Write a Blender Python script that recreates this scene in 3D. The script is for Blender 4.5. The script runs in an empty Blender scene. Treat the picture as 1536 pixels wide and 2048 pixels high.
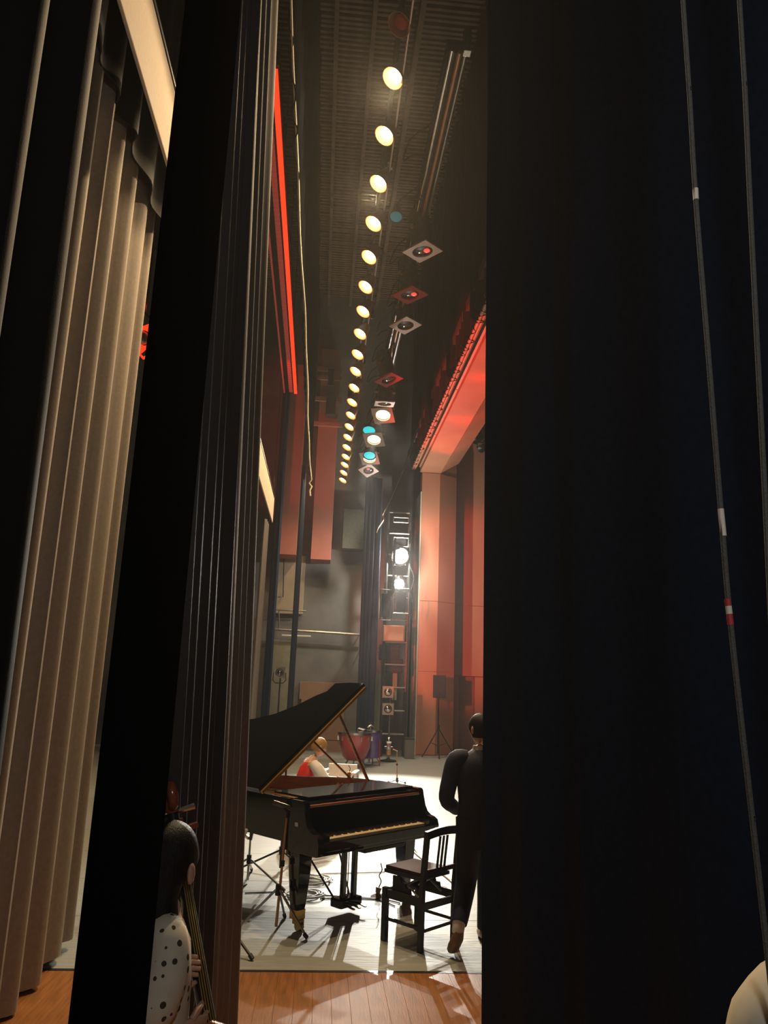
import bpy, bmesh, math, random
from mathutils import Vector, Matrix

random.seed(7)
PI = math.pi
SC = bpy.context.scene
COL = SC.collection

# ------------------------------------------------------------------ camera
F = 1507.17                      # focal length in pixels of the 1536x2048 frame
EYE = Vector((0, 0, 1.97))
YC = Vector((-131, 336, F)).normalized()       # stage direction seen by the camera (x right, y down, z forward)
ZC = Vector((240, -6667, F)).normalized()      # world up seen by the camera
XC = YC.cross(ZC)
if XC.x < 0:
    XC = -XC
XC.normalize()
ZC = XC.cross(YC).normalized()
if ZC.y > 0:
    ZC = -ZC
def to_world(c):
    return Vector((XC.dot(c), YC.dot(c), ZC.dot(c)))
cam_d = bpy.data.cameras.new('camera')
cam_d.sensor_fit = 'VERTICAL'
cam_d.sensor_height = 24
cam_d.lens = F / 2048 * 24
cam_d.clip_start = 0.05
cam = bpy.data.objects.new('camera', cam_d)
COL.objects.link(cam)
rx_, ry_, rz_ = to_world(Vector((1, 0, 0))), to_world(Vector((0, -1, 0))), to_world(Vector((0, 0, -1)))
cam.matrix_world = Matrix(((rx_.x, ry_.x, rz_.x, EYE.x), (rx_.y, ry_.y, rz_.y, EYE.y), (rx_.z, ry_.z, rz_.z, EYE.z), (0, 0, 0, 1)))
SC.camera = cam

def ray(px, py):
    return to_world(Vector((px - 768, py - 1024, F)))
def at_x(px, py, X):
    r = ray(px, py); return EYE + r * (X / r.x)
def at_y(px, py, Y):
    r = ray(px, py); return EYE + r * (Y / r.y)
def at_z(px, py, Z=0.0):
    r = ray(px, py); return EYE + r * ((Z - EYE.z) / r.z)

# ------------------------------------------------------------------ world, lights, exposure
w = bpy.data.worlds.new('dark_hall'); SC.world = w; w.use_nodes = True
bg = w.node_tree.nodes['Background']
bg.inputs[0].default_value = (0.5, 0.6, 0.9, 1); bg.inputs[1].default_value = 0.006
HAZE = 0.0011                    # thin haze filling the hall, added for lamp glow and lifted shadows
vs = w.node_tree.nodes.new('ShaderNodeVolumeScatter')
vs.inputs['Density'].default_value = HAZE; vs.inputs['Anisotropy'].default_value = 0.6
w.node_tree.links.new(vs.outputs[0], w.node_tree.nodes['World Output'].inputs['Volume'])
SC.cycles.max_bounces = 6; SC.cycles.diffuse_bounces = 3; SC.cycles.glossy_bounces = 3
SC.view_settings.view_transform = 'Standard'
SC.view_settings.look = 'None'
SC.view_settings.gamma = 1.0
SC.view_settings.exposure = 0.0
SC.view_settings.use_curve_mapping = False

def lamp(name, kind, loc, target=None, power=100, color=(1, 1, 1), size=0.08, cone=60, blend=0.3):
    d = bpy.data.lights.new(name, kind)
    d.energy = power; d.color = color
    if kind in ('SPOT', 'POINT'):
        d.shadow_soft_size = size
    if kind == 'SPOT':
        d.spot_size = math.radians(cone); d.spot_blend = blend
    o = bpy.data.objects.new(name, d); COL.objects.link(o); o.location = loc
    if target is not None:
        o.rotation_euler = (Vector(target) - Vector(loc)).to_track_quat('-Z', 'Y').to_euler()
    return o

WHITE = (1.0, 0.95, 0.84)
WARM = (1.0, 0.71, 0.40)
RED = (1.0, 0.05, 0.02)
S1 = at_y(800, 1113, 21.0)
S2 = at_y(798, 1168, 21.0)
lamp('side_beam', 'SPOT', S1 + Vector((0, -0.12, 0)), (0.9, 10.2, 0.0), 2150, WHITE, 0.025, 64, 0.4)
lamp('side_beam', 'SPOT', S2 + Vector((0, -0.12, 0)), (0.8, 10.2, 0.0), 2700, WHITE, 0.025, 64, 0.4)
lamp('tower_spill', 'POINT', S1 + Vector((0.1, -0.3, 0.0)), None, 280, WHITE, 0.05)
KEYS = [at_y(766, 831, 15.6), at_y(748, 880, 17.2), at_y(739, 917, 18.6)]
for p, tgt, pw in zip(KEYS, ((0.7, 6.9, 0.3), (0.1, 9.9, 0.8), (0.4, 11.0, 0.4)), (700, 2200, 2600)):
    lamp('key_beam', 'SPOT', p + Vector((-0.02, -0.1, -0.12)), tgt, pw, WHITE, 0.05, 26 if pw > 1000 else 40, 0.6)
LAMP_N = 20
LAMP_PX = [(787, 155), (770, 270), (758, 366), (748, 446), (739, 513), (732, 573), (727, 622), (721, 667), (716, 708), (712, 742),
           (709, 775), (705, 804), (702, 830), (699, 853), (696, 874), (694, 894), (692, 913), (690, 929), (688, 945), (686, 960)]
LAMPS = [at_y(x, y, 6.8 + 0.716 * k) for k, (x, y) in enumerate(LAMP_PX)]
for k, p in enumerate(LAMPS):
    if k % 2 == 0:
        lamp('border_flood_light', 'SPOT', p + Vector((-0.05, 0.05, -0.16)), p + Vector((-0.5, -0.6, -3)), (720 if k < 4 else 165), WARM, 0.06, 165, 0.5)
for Y in (12.0, 14.6, 17.2, 19.8):
    lamp('red_flood_light', 'SPOT', (-2.2, Y, 2.6), (3.0, Y + 1.2, 7.75), 3300, RED, 0.08, 25, 0.5)
lamp('red_flood_light', 'SPOT', (-2.8, 10.5, 2.9), (3.9, 22.3, 4.2), 4200, (1.0, 0.14, 0.06), 0.08, 27, 0.5)
lamp('red_flood_light', 'SPOT', (-1.6, 14.5, 8.2), (-0.6, 22.0, 9.3), 330, (1.0, 0.07, 0.05), 0.08, 44, 0.5)
lamp('wing_fill', 'POINT', (0.25, -0.8, 3.3), None, 62.0, (0.92, 0.93, 0.92), 0.12)  # added unseen fill behind the camera for drapes and blouse

# ------------------------------------------------------------------ materials
def mat(name, color, rough=0.6, metal=0.0, spec=0.5, noise=0.0, scale=20.0, bump=0.0, bscale=60.0, stretch=None, emit=None, estr=0.0, coat=0.0, sheen=0.0, color2=None):
    m = bpy.data.materials.new(name); m.use_nodes = True
    nt = m.node_tree; b = nt.nodes['Principled BSDF']
    b.inputs['Base Color'].default_value = (*color, 1)
    b.inputs['Roughness'].default_value = rough
    b.inputs['Metallic'].default_value = metal
    b.inputs['Specular IOR Level'].default_value = spec
    b.inputs['Coat Weight'].default_value = coat
    b.inputs['Sheen Weight'].default_value = sheen
    if emit:
        b.inputs['Emission Color'].default_value = (*emit, 1)
        b.inputs['Emission Strength'].default_value = estr
    if noise > 0 or bump > 0:
        tc = nt.nodes.new('ShaderNodeTexCoord'); mp = nt.nodes.new('ShaderNodeMapping')
        nt.links.new(tc.outputs['Object'], mp.inputs['Vector'])
        if stretch:
            mp.inputs['Scale'].default_value = stretch
    if noise > 0 or color2:
        n = nt.nodes.new('ShaderNodeTexNoise'); n.inputs['Scale'].default_value = scale; n.inputs['Detail'].default_value = 6
        nt.links.new(mp.outputs[0], n.inputs['Vector'])
        mx = nt.nodes.new('ShaderNodeMix'); mx.data_type = 'RGBA'
        c2 = color2 or tuple(c * (1 - noise) for c in color)
        mx.inputs[6].default_value = (*color, 1); mx.inputs[7].default_value = (*c2, 1)
        r = nt.nodes.new('ShaderNodeMapRange'); r.inputs[1].default_value = 0.35; r.inputs[2].default_value = 0.65
        nt.links.new(n.outputs[0], r.inputs[0]); nt.links.new(r.outputs[0], mx.inputs[0])
        nt.links.new(mx.outputs[2], b.inputs['Base Color'])
    if bump > 0:
        n2 = nt.nodes.new('ShaderNodeTexNoise'); n2.inputs['Scale'].default_value = bscale; n2.inputs['Detail'].default_value = 4
        nt.links.new(mp.outputs[0], n2.inputs['Vector'])
        bp = nt.nodes.new('ShaderNodeBump'); bp.inputs['Strength'].default_value = bump; bp.inputs['Distance'].default_value = 0.02
        nt.links.new(n2.outputs[0], bp.inputs['Height']); nt.links.new(bp.outputs[0], b.inputs['Normal'])
    return m

M = {}
M['wood_floor'] = mat('wood_floor', (0.36, 0.14, 0.033), 0.36, spec=0.35, noise=0.35, scale=3, stretch=(14, 1.2, 1), bump=0.05, bscale=8)
M['lino'] = mat('lino', (0.33, 0.345, 0.32), 0.5, noise=0.16, scale=2.5, stretch=(1.2, 9, 1), bump=0.35, bscale=3.0, spec=0.35)
M['black_gloss'] = mat('black_gloss', (0.006, 0.006, 0.007), 0.06, noise=0.1, scale=40, coat=0.5)
M['black_satin'] = mat('black_satin', (0.012, 0.012, 0.014), 0.35, noise=0.2, scale=30)
M['black_metal'] = mat('black_metal', (0.03, 0.03, 0.032), 0.35, 0.6, noise=0.3, scale=30)
M['dark_metal'] = mat('dark_metal', (0.10, 0.10, 0.09), 0.4, 0.7, noise=0.3, scale=20)
M['chrome'] = mat('chrome', (0.75, 0.74, 0.72), 0.18, 1.0, noise=0.1, scale=30)
M['steel'] = mat('steel', (0.45, 0.43, 0.40), 0.32, 0.9, noise=0.2, scale=25)
M['brass'] = mat('brass', (0.72, 0.45, 0.14), 0.25, 1.0, noise=0.15, scale=30)
M['gold'] = mat('gold', (0.85, 0.42, 0.08), 0.32, 0.8, noise=0.15, scale=12)
M['ivory'] = mat('ivory', (0.78, 0.60, 0.36), 0.35, noise=0.08, scale=30)
M['rim_wood'] = mat('rim_wood', (0.22, 0.062, 0.022), 0.25, noise=0.4, scale=4, stretch=(1, 1, 14), coat=0.4)
M['felt_red'] = mat('felt_red', (0.4, 0.02, 0.02), 0.9, noise=0.2, scale=60)
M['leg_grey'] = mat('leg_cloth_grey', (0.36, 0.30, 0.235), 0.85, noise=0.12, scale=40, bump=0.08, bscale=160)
M['leg_dark'] = mat('leg_cloth_dark', (0.030, 0.026, 0.026), 0.6, spec=0.4, noise=0.15, scale=40, bump=0.06, bscale=160)
M['border_black'] = mat('border_cloth_black', (0.0013, 0.0015, 0.002), 1.0, spec=0.0, noise=0.2, scale=30)
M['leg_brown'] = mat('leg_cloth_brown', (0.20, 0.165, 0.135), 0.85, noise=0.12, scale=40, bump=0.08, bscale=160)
M['velvet_black'] = mat('velvet_black', (0.007, 0.008, 0.011), 0.75, spec=0.2, noise=0.2, scale=30, bump=0.06, bscale=140)
M['velvet_navy'] = mat('velvet_navy', (0.020, 0.032, 0.058), 0.75, spec=0.1, noise=0.2, scale=30, bump=0.06, bscale=140)
M['maroon'] = mat('maroon_cloth', (0.022, 0.008, 0.009), 0.8, spec=0.2, noise=0.2, scale=30)
M['beige'] = mat('beige_cloth', (0.62, 0.50, 0.37), 0.85, noise=0.08, scale=40, bump=0.05, bscale=120)
M['cream_cord'] = mat('cream_cord', (0.42, 0.34, 0.24), 0.8, noise=0.1, scale=80)
M['grey_cloth'] = mat('grey_cloth', (0.20, 0.18, 0.17), 0.85, noise=0.1, scale=40)
M['pros_wood'] = mat('proscenium_wood', (0.55, 0.24, 0.14), 0.55, noise=0.14, scale=1.2, stretch=(1, 1, 0.3), spec=0.3)
M['pros_dark'] = mat('proscenium_dark', (0.10, 0.035, 0.03), 0.7, noise=0.2, scale=4)
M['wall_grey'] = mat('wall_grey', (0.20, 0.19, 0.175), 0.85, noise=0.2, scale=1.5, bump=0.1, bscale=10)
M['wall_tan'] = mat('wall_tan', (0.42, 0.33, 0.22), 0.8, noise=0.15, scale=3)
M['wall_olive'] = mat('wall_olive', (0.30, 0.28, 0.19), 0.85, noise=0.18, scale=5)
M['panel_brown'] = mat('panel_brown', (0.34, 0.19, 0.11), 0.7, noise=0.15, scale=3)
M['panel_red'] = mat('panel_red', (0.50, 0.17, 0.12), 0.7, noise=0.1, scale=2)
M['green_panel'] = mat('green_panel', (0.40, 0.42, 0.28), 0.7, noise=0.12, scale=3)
M['grid_wood'] = mat('grid_wood', (0.20, 0.12, 0.08), 0.8, noise=0.3, scale=4)
M['skin'] = mat('skin', (0.62, 0.36, 0.24), 0.5, noise=0.08, scale=20)
M['hair'] = mat('hair', (0.014, 0.009, 0.007), 0.5, spec=0.2, noise=0.4, scale=10, stretch=(10, 10, 1), bump=0.3, bscale=30)
M['navy_suit'] = mat('navy_suit', (0.012, 0.016, 0.045), 0.75, noise=0.2, scale=60)
M['cream_blouse'] = mat('cream_blouse', (0.72, 0.64, 0.50), 0.8, noise=0.08, scale=30)
M['red_dress'] = mat('red_dress', (0.75, 0.03, 0.02), 0.6, noise=0.3, scale=9)
M['white_cloth'] = mat('white_cloth', (0.85, 0.80, 0.74), 0.7, noise=0.08, scale=20)
M['brown_hair'] = mat('light_brown_hair', (0.45, 0.24, 0.07), 0.5, noise=0.3, scale=20, stretch=(8, 8, 1))
M['shoe_brown'] = mat('shoe_brown', (0.24, 0.13, 0.07), 0.4, noise=0.2, scale=20)
M['leather'] = mat('seat_leather', (0.05, 0.016, 0.012), 0.6, spec=0.2, noise=0.25, scale=20, bump=0.06, bscale=60)
M['bass_varnish'] = mat('bass_varnish', (0.34, 0.08, 0.03), 0.22, noise=0.4, scale=4, stretch=(8, 8, 1), coat=0.5)
M['ebony'] = mat('ebony', (0.02, 0.015, 0.012), 0.3, noise=0.2, scale=20)
M['string'] = mat('string', (0.75, 0.62, 0.22), 0.3, 0.8, noise=0.1, scale=50)
M['rope'] = mat('rope', (0.12, 0.115, 0.10), 0.85, noise=0.25, scale=200, bump=0.3, bscale=300)
M['tape_white'] = mat('tape_white', (0.85, 0.75, 0.62), 0.6, noise=0.1, scale=60)
M['tape_red'] = mat('tape_red', (0.55, 0.05, 0.05), 0.6, noise=0.1, scale=60)
M['drum_red'] = mat('drum_red', (0.42, 0.025, 0.02), 0.2, noise=0.2, scale=6, coat=0.6)
M['drum_purple'] = mat('drum_purple', (0.12, 0.06, 0.30), 0.25, noise=0.2, scale=6, coat=0.6)
M['drum_skin'] = mat('drum_skin', (0.85, 0.82, 0.75), 0.5, noise=0.05, scale=8)
M['cable_white'] = mat('cable_white', (0.62, 0.62, 0.58), 0.5, noise=0.1, scale=40)
M['cable_black'] = mat('cable_black', (0.02, 0.02, 0.02), 0.5, noise=0.1, scale=40)
M['gel_frame'] = mat('gel_frame', (0.55, 0.40, 0.35), 0.45, 0.5, noise=0.1, scale=30)
M['speaker_black'] = mat('speaker_black', (0.035, 0.038, 0.05), 0.6, noise=0.2, scale=40)
M['lens'] = mat('lens_glass', (0.05, 0.04, 0.06), 0.05, noise=0.1, scale=10, coat=1.0)
M['can'] = mat('spot_can', (0.13, 0.125, 0.09), 0.45, 0.3, noise=0.2, scale=15)
M['reflector'] = mat('reflector', (0.55, 0.28, 0.16), 0.35, 0.6, noise=0.1, scale=10)
M['lamp_warm'] = mat('lamp_warm', (1, 0.8, 0.5), 0.4, noise=0.02, emit=(1.0, 0.72, 0.32), estr=16)
M['lamp_white'] = mat('lamp_white', (1, 1, 1), 0.4, noise=0.02, emit=(1.0, 0.96, 0.85), estr=90)
M['lamp_soft'] = mat('lamp_soft', (1, 1, 1), 0.4, noise=0.02, emit=(1.0, 0.85, 0.5), estr=6)
M['glow_cyan'] = mat('glow_cyan', (0.1, 0.8, 0.9), 0.4, noise=0.02, emit=(0.0, 0.55, 0.62), estr=1.0)
M['glow_teal'] = mat('glow_teal', (0.05, 0.25, 0.28), 0.4, noise=0.02, emit=(0.0, 0.5, 0.6), estr=0.10)
M['red_glow'] = mat('red_glow', (0.8, 0.05, 0.03), 0.4, noise=0.02, emit=(1.0, 0.045, 0.01), estr=1.3)  # emission in place of red light falling on lip, frame and clip
M['red_glow_dim'] = mat('red_glow_dim', (0.4, 0.08, 0.06), 0.4, noise=0.05, emit=(0.9, 0.12, 0.09), estr=0.16)
M['red_glint'] = mat('lens_red_glint', (0.8, 0.1, 0.1), 0.3, noise=0.02, emit=(1.0, 0.06, 0.04), estr=1.4)
M['white_paint'] = mat('white_paint', (0.75, 0.70, 0.60), 0.5, noise=0.1, scale=20)
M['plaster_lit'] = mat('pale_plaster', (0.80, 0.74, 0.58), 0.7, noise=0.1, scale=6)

# polka dot cloth: dots come from the nearest distance to voronoi points
def polka(name, base, dot):
    m = mat(name, base, 0.8, noise=0.06, scale=30)
    nt = m.node_tree; b = nt.nodes['Principled BSDF']
    tc = [n for n in nt.nodes if n.type == 'TEX_COORD'][0]
    v = nt.nodes.new('ShaderNodeTexVoronoi'); v.inputs['Scale'].default_value = 27; v.inputs['Randomness'].default_value = 0.55
    nt.links.new(tc.outputs['Object'], v.inputs['Vector'])
    c = nt.nodes.new('ShaderNodeMath'); c.operation = 'LESS_THAN'; c.inputs[1].default_value = 0.25
    nt.links.new(v.outputs['Distance'], c.inputs[0])
    mx = nt.nodes.new('ShaderNodeMix'); mx.data_type = 'RGBA'
    old = b.inputs['Base Color'].links[0].from_socket
    nt.links.new(c.outputs[0], mx.inputs[0]); nt.links.new(old, mx.inputs[6]); mx.inputs[7].default_value = (*dot, 1)
    nt.links.new(mx.outputs[2], b.inputs['Base Color'])
    return m
M['polka'] = polka('polka_blouse', (0.72, 0.64, 0.50), (0.05, 0.035, 0.02))

# ------------------------------------------------------------------ builders
def link(name, me, m, parent=None, loc=None, kind=None):
    o = bpy.data.objects.new(name, me); COL.objects.link(o)
    if m is not None and not me.materials:
        me.materials.append(M[m] if isinstance(m, str) else m)
    if parent is not None:
        o.parent = parent
    if loc is not None:
        o.location = loc
    if kind:
        o['kind'] = kind
    return o
def obj(name, bm, m, parent=None, loc=None, smooth=False, kind=None):
    me = bpy.data.meshes.new(name)
    bmesh.ops.recalc_face_normals(bm, faces=bm.faces[:])
    bm.to_mesh(me); bm.free()
    if smooth:
        for p in me.polygons:
            p.use_smooth = True
        try:
            me.set_sharp_from_angle(angle=math.radians(40))
        except Exception:
            pass
    return link(name, me, m, parent, loc, kind)
def tag(o, label, cat, group=None):
    o['label'] = label; o['category'] = cat
    if group: o['group'] = group
    return o
def thing(name, label, cat, loc=(0, 0, 0), rz=0.0, group=None):
    o = bpy.data.objects.new(name, None); COL.objects.link(o)
    o.empty_display_size = 0.1
    o.location = loc; o.rotation_euler = (0, 0, rz)
    return tag(o, label, cat, group)
def dup(root, loc=None, rz=None, label=None):
    r = root.copy(); COL.objects.link(r)
    if loc is not None: r.location = loc
    if rz is not None: r.rotation_euler = (0, 0, rz)
    if label: r['label'] = label
    for ch in list(root.children):
        c = ch.copy(); COL.objects.link(c); c.parent = r
        for g in list(ch.children):
            d = g.copy(); COL.objects.link(d); d.parent = c
    return r
def B():
    return bmesh.new()
def box(bm, c, s, rot=None, bev=0.0):
    vs = []
    for x in (-.5, .5):
        for y in (-.5, .5):
            for z in (-.5, .5):
                v = Vector((x * s[0], y * s[1], z * s[2]))
                if rot is not None: v = rot @ v
                vs.append(bm.verts.new(v + Vector(c)))
    fs = [(0, 1, 3, 2), (4, 6, 7, 5), (0, 4, 5, 1), (2, 3, 7, 6), (0, 2, 6, 4), (1, 5, 7, 3)]
    faces = [bm.faces.new([vs[i] for i in f]) for f in fs]
    if bev > 0:
        es = list({e for f in faces for e in f.edges})
        bmesh.ops.bevel(bm, geom=es, offset=bev, segments=2, affect='EDGES', profile=0.6)
    return bm
def box2(bm, a, b, bev=0.0):
    return box(bm, [(a[i] + b[i]) / 2 for i in range(3)], [abs(b[i] - a[i]) for i in range(3)], None, bev)
def frame_of(d):
    d = d.normalized()
    a = Vector((0, 0, 1)) if abs(d.z) < 0.9 else Vector((1, 0, 0))
    u = d.cross(a).normalized(); v = d.cross(u).normalized()
    return u, v
def loft(bm, rings, cap=True, closed=True):
    R = [[bm.verts.new(p) for p in r] for r in rings]
    n = len(R[0])
    for a, b in zip(R[:-1], R[1:]):
        for i in range(n if closed else n - 1):
            j = (i + 1) % n
            bm.faces.new((a[i], a[j], b[j], b[i]))
    if cap and closed:
        bm.faces.new(list(reversed(R[0]))); bm.faces.new(R[-1])
    return bm
def cyl(bm, p0, p1, r0, r1=None, n=12):
    p0, p1 = Vector(p0), Vector(p1); r1 = r0 if r1 is None else r1
    u, v = frame_of(p1 - p0)
    cs = [(math.cos(2 * PI * i / n), math.sin(2 * PI * i / n)) for i in range(n)]
    return loft(bm, [[p0 + (u * c + v * s) * r0 for c, s in cs], [p1 + (u * c + v * s) * r1 for c, s in cs]])
def tube(bm, pts, r, n=8, close=False):
    pts = [Vector(p) for p in pts]; rings = []
    u = None
    for i, p in enumerate(pts):
        d = (pts[min(i + 1, len(pts) - 1)] - pts[max(i - 1, 0)]).normalized()
        if u is None: u, v = frame_of(d)
        else:
            u = (u - d * u.dot(d)).normalized(); v = d.cross(u)
        rr = r[i] if isinstance(r, (list, tuple)) else r
        rings.append([p + (u * math.cos(2 * PI * k / n) + v * math.sin(2 * PI * k / n)) * rr for k in range(n)])
    return loft(bm, rings)
def smooth_path(pts, k=6):
    pts = [Vector(p) for p in pts]; out = []
    for i in range(len(pts) - 1):
        p0, p1, p2, p3 = pts[max(i - 1, 0)], pts[i], pts[i + 1], pts[min(i + 2, len(pts) - 1)]
        for j in range(k):
            t = j / k
            out.append(0.5 * ((2 * p1) + (p2 - p0) * t + (2 * p0 - 5 * p1 + 4 * p2 - p3) * t * t + (3 * p1 - p0 - 3 * p2 + p3) * t ** 3))
    out.append(pts[-1]); return out
def lathe(bm, prof, n=20, mtx=None):
    mtx = mtx or Matrix.Identity(4)
    rings = [[mtx @ Vector((r * math.cos(2 * PI * i / n), r * math.sin(2 * PI * i / n), z)) for i in range(n)] for r, z in prof]
    return loft(bm, rings)
def prism(bm, poly, z0, z1, f=None):
    f = f or (lambda x, y, z: Vector((x, y, z)))
    return loft(bm, [[f(x, y, z0) for x, y in poly], [f(x, y, z1) for x, y in poly]])
def ellipsoid(bm, c, r, seg=16, rot=None):
    rot = rot or Matrix.Identity(3)
    rings = []
    for j in range(1, seg // 2 * 2):
        t = PI * j / (seg // 2 * 2)
        rings.append([Vector(c) + rot @ Vector((r[0] * math.sin(t) * math.cos(2 * PI * i / seg), r[1] * math.sin(t) * math.sin(2 * PI * i / seg), -r[2] * math.cos(t))) for i in range(seg)])
    return loft(bm, rings)
def cutout(bm, outer, hole, z0, z1, f):
    """flat plate of thickness z0..z1 with a hole; outer and hole have the same number of points"""
    n = len(outer)
    L = [[bm.verts.new(f(x, y, z)) for x, y in P] for P, z in ((outer, z0), (hole, z0), (outer, z1), (hole, z1))]
    for i in range(n):
        j = (i + 1) % n
        bm.faces.new((L[0][i], L[0][j], L[1][j], L[1][i])); bm.faces.new((L[2][i], L[3][i], L[3][j], L[2][j]))
        bm.faces.new((L[0][i], L[2][i], L[2][j], L[0][j])); bm.faces.new((L[1][i], L[1][j], L[3][j], L[3][i]))
    return bm

def curtain_mesh(p0, p1, z0, z1, folds, amp, thick=0.012, seed=0, pinch=0.6, hem_wave=0.0, zseg=5, sharp=1.0, crest=None, p1_top=None, p0_top=None):
    """pleated cloth hanging between two plan points"""
    rnd = random.Random(seed)
    p0, p1 = Vector((p0[0], p0[1], 0)), Vector((p1[0], p1[1], 0))
    L = (p1 - p0).length; d = (p1 - p0) / L; nrm = Vector((-d.y, d.x, 0))
    pos = [0.0]
    for i in range(folds):
        pos.append(pos[-1] + rnd.uniform(0.6, 1.4))
    pos = [p / pos[-1] for p in pos]
    am = [amp * rnd.uniform(0.5, 1.2) for _ in range(folds)]
    prof = []
    K = 10
    for i in range(folds):
        for k in range(K):
            t = k / K
            s = math.sin(2 * PI * t)
            s = math.copysign(abs(s) ** sharp, s)
            prof.append((pos[i] + (pos[i + 1] - pos[i]) * t, am[i] * s))
    prof.append((1.0, 0.0))
    bm = B(); cols = []
    q0 = p0 if p0_top is None else Vector((p0_top[0], p0_top[1], 0))
    q1 = p1 if p1_top is None else Vector((p1_top[0], p1_top[1], 0))
    for zi in range(zseg + 1):
        tz = zi / zseg
        z = z0 + (z1 - z0) * tz
        k = pinch + (1 - pinch) * (1 - tz)
        row_f, row_b = [], []
        pe = p1.lerp(q1, tz); ps = p0.lerp(q0, tz)
        for j, (s, a) in enumerate(prof):
            sw = 0.02 * math.sin(3.1 * tz + seed + 5 * s) * (1 - tz)
            q = ps.lerp(pe, s) + d * sw + nrm * (a * k)
            zz = z + (hem_wave * math.sin(9 * s + seed) * abs(1 - tz) if zi == 0 else 0)
            row_f.append(q + Vector((0, 0, zz)) + nrm * thick / 2); row_b.append(q + Vector((0, 0, zz)) - nrm * thick / 2)
        cols.append(row_f + row_b[::-1])
    return loft(bm, cols)
def curtain(name, label, group, m, *a, **k):
    o = obj(name, curtain_mesh(*a, **k), m, smooth=True)
    return tag(o, label, 'curtain', group)

# ================================================================== SETTING
LINO_Y = 5.80
fl = obj('floor', box2(B(), (-9, -3, -0.30), (8, 24, -0.022)), 'black_satin', kind='structure')
pm = None
x = -3.0
i = 0
while x < 2.6:
    if pm is None:
        bm = box2(B(), (0.0, -2.5, -0.022), (0.1172, LINO_Y - 0.004, 0.0), 0.0008)
        p = obj('floor_plank', bm, 'wood_floor', fl, (x, 0, 0)); pm = p.data
    else:
        p = link('floor_plank', pm, None, fl, (x, 0, random.uniform(-0.0008, 0.0)))
    x += 0.118
# stage cloth: strips of vinyl laid across, seams recessed
sm = None
y = LINO_Y
while y < 23.4:
    if sm is None:
        bm = box2(B(), (-7, 0, -0.022), (6.5, 1.194, 0.0), 0.002)
        p = obj('vinyl_strip', bm, 'lino', fl, (0, y, 0)); sm = p.data
    else:
        link('vinyl_strip', sm, None, fl, (0, y, random.uniform(-0.0008, 0.0)))
    y += 1.2
obj('edge_tape', box2(B(), (-6, LINO_Y - 0.008, 0.0), (5.5, LINO_Y + 0.03, 0.0012)), 'black_satin', fl)
# grid of slats high over the stage
ce = obj('ceiling', box2(B(), (-8, 2, 15.4), (8, 24, 15.6)), 'black_satin', kind='structure')
sl = None
k = 0
y = 9.0
while y < 22.6:
    if sl is None:
        p = obj('grid_slat', box2(B(), (-3.2, 0, 14.2), (2.4, 0.06, 14.26)), 'grid_wood', ce, (0, y, 0)); sl = p.data
    else:
        link('grid_slat', sl, None, ce, (random.uniform(-.05, .05), y, random.uniform(0, .03)))
    y += 0.125
for X, wd in ((-0.95, 0.22), (-0.35, 0.08), (0.35, 0.08), (1.2, 0.1)):
    obj('grid_joist', box2(B(), (X, 6, 13.9), (X + wd, 23, 14.19)), 'grid_wood', ce)
# far wing wall
wf = obj('wall_far', box2(B(), (-7, 22.6, 0), (1.95, 22.9, 15.4)), 'wall_grey', kind='structure')
wl = obj('wall_left', box2(B(), (-9, 2, 0), (-8.7, 23, 15.4)), 'black_satin', kind='structure')
obj('wall_recess', box2(B(), (1.8, 23.5, 0), (2.75, 23.7, 15.4)), 'wall_grey', wf)
def wall_block(name, m, px0, py0, px1, py1, Y0, Y1, parent=wf, bev=0.01):
    a, b = at_y(px0, py1, Y0), at_y(px1, py0, Y0)
    return obj(name, box2(B(), (a.x, Y0, a.z), (b.x, Y1, b.z), bev), m, parent)
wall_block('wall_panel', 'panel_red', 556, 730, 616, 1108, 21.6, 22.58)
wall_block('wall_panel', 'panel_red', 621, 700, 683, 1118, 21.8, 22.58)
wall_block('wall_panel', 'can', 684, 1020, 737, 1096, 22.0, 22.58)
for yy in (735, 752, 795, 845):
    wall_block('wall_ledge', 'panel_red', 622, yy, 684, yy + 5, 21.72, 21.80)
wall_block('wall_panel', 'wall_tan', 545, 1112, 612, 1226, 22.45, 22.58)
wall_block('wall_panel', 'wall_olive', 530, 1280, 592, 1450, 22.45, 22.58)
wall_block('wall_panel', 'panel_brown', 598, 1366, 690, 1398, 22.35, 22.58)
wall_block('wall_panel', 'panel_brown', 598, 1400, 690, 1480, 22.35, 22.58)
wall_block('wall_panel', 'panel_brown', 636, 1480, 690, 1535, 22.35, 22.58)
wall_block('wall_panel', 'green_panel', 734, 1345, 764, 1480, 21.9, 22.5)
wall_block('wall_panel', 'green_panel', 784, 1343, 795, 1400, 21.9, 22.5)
def pipe(name, pts, r, m, parent, Y=22.3):
    return obj(name, tube(B(), [at_y(a, b, Y) for a, b in pts], r, 8), m, parent, smooth=True)
pipe('wall_pipe', [(540, 1258), (640, 1264), (730, 1270)], 0.035, 'steel', wf)
pipe('wall_pipe', [(540, 1219), (612, 1222)], 0.025, 'steel', wf)
pipe('wall_pipe', [(558, 1220), (558, 1262)], 0.02, 'steel', wf)
pipe('wall_pipe', [(568, 1118), (566, 1194), (555, 1194)], 0.015, 'black_metal', wf)
pipe('wall_pipe', [(564, 1271), (622, 1273)], 0.03, 'white_paint', wf)

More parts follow.
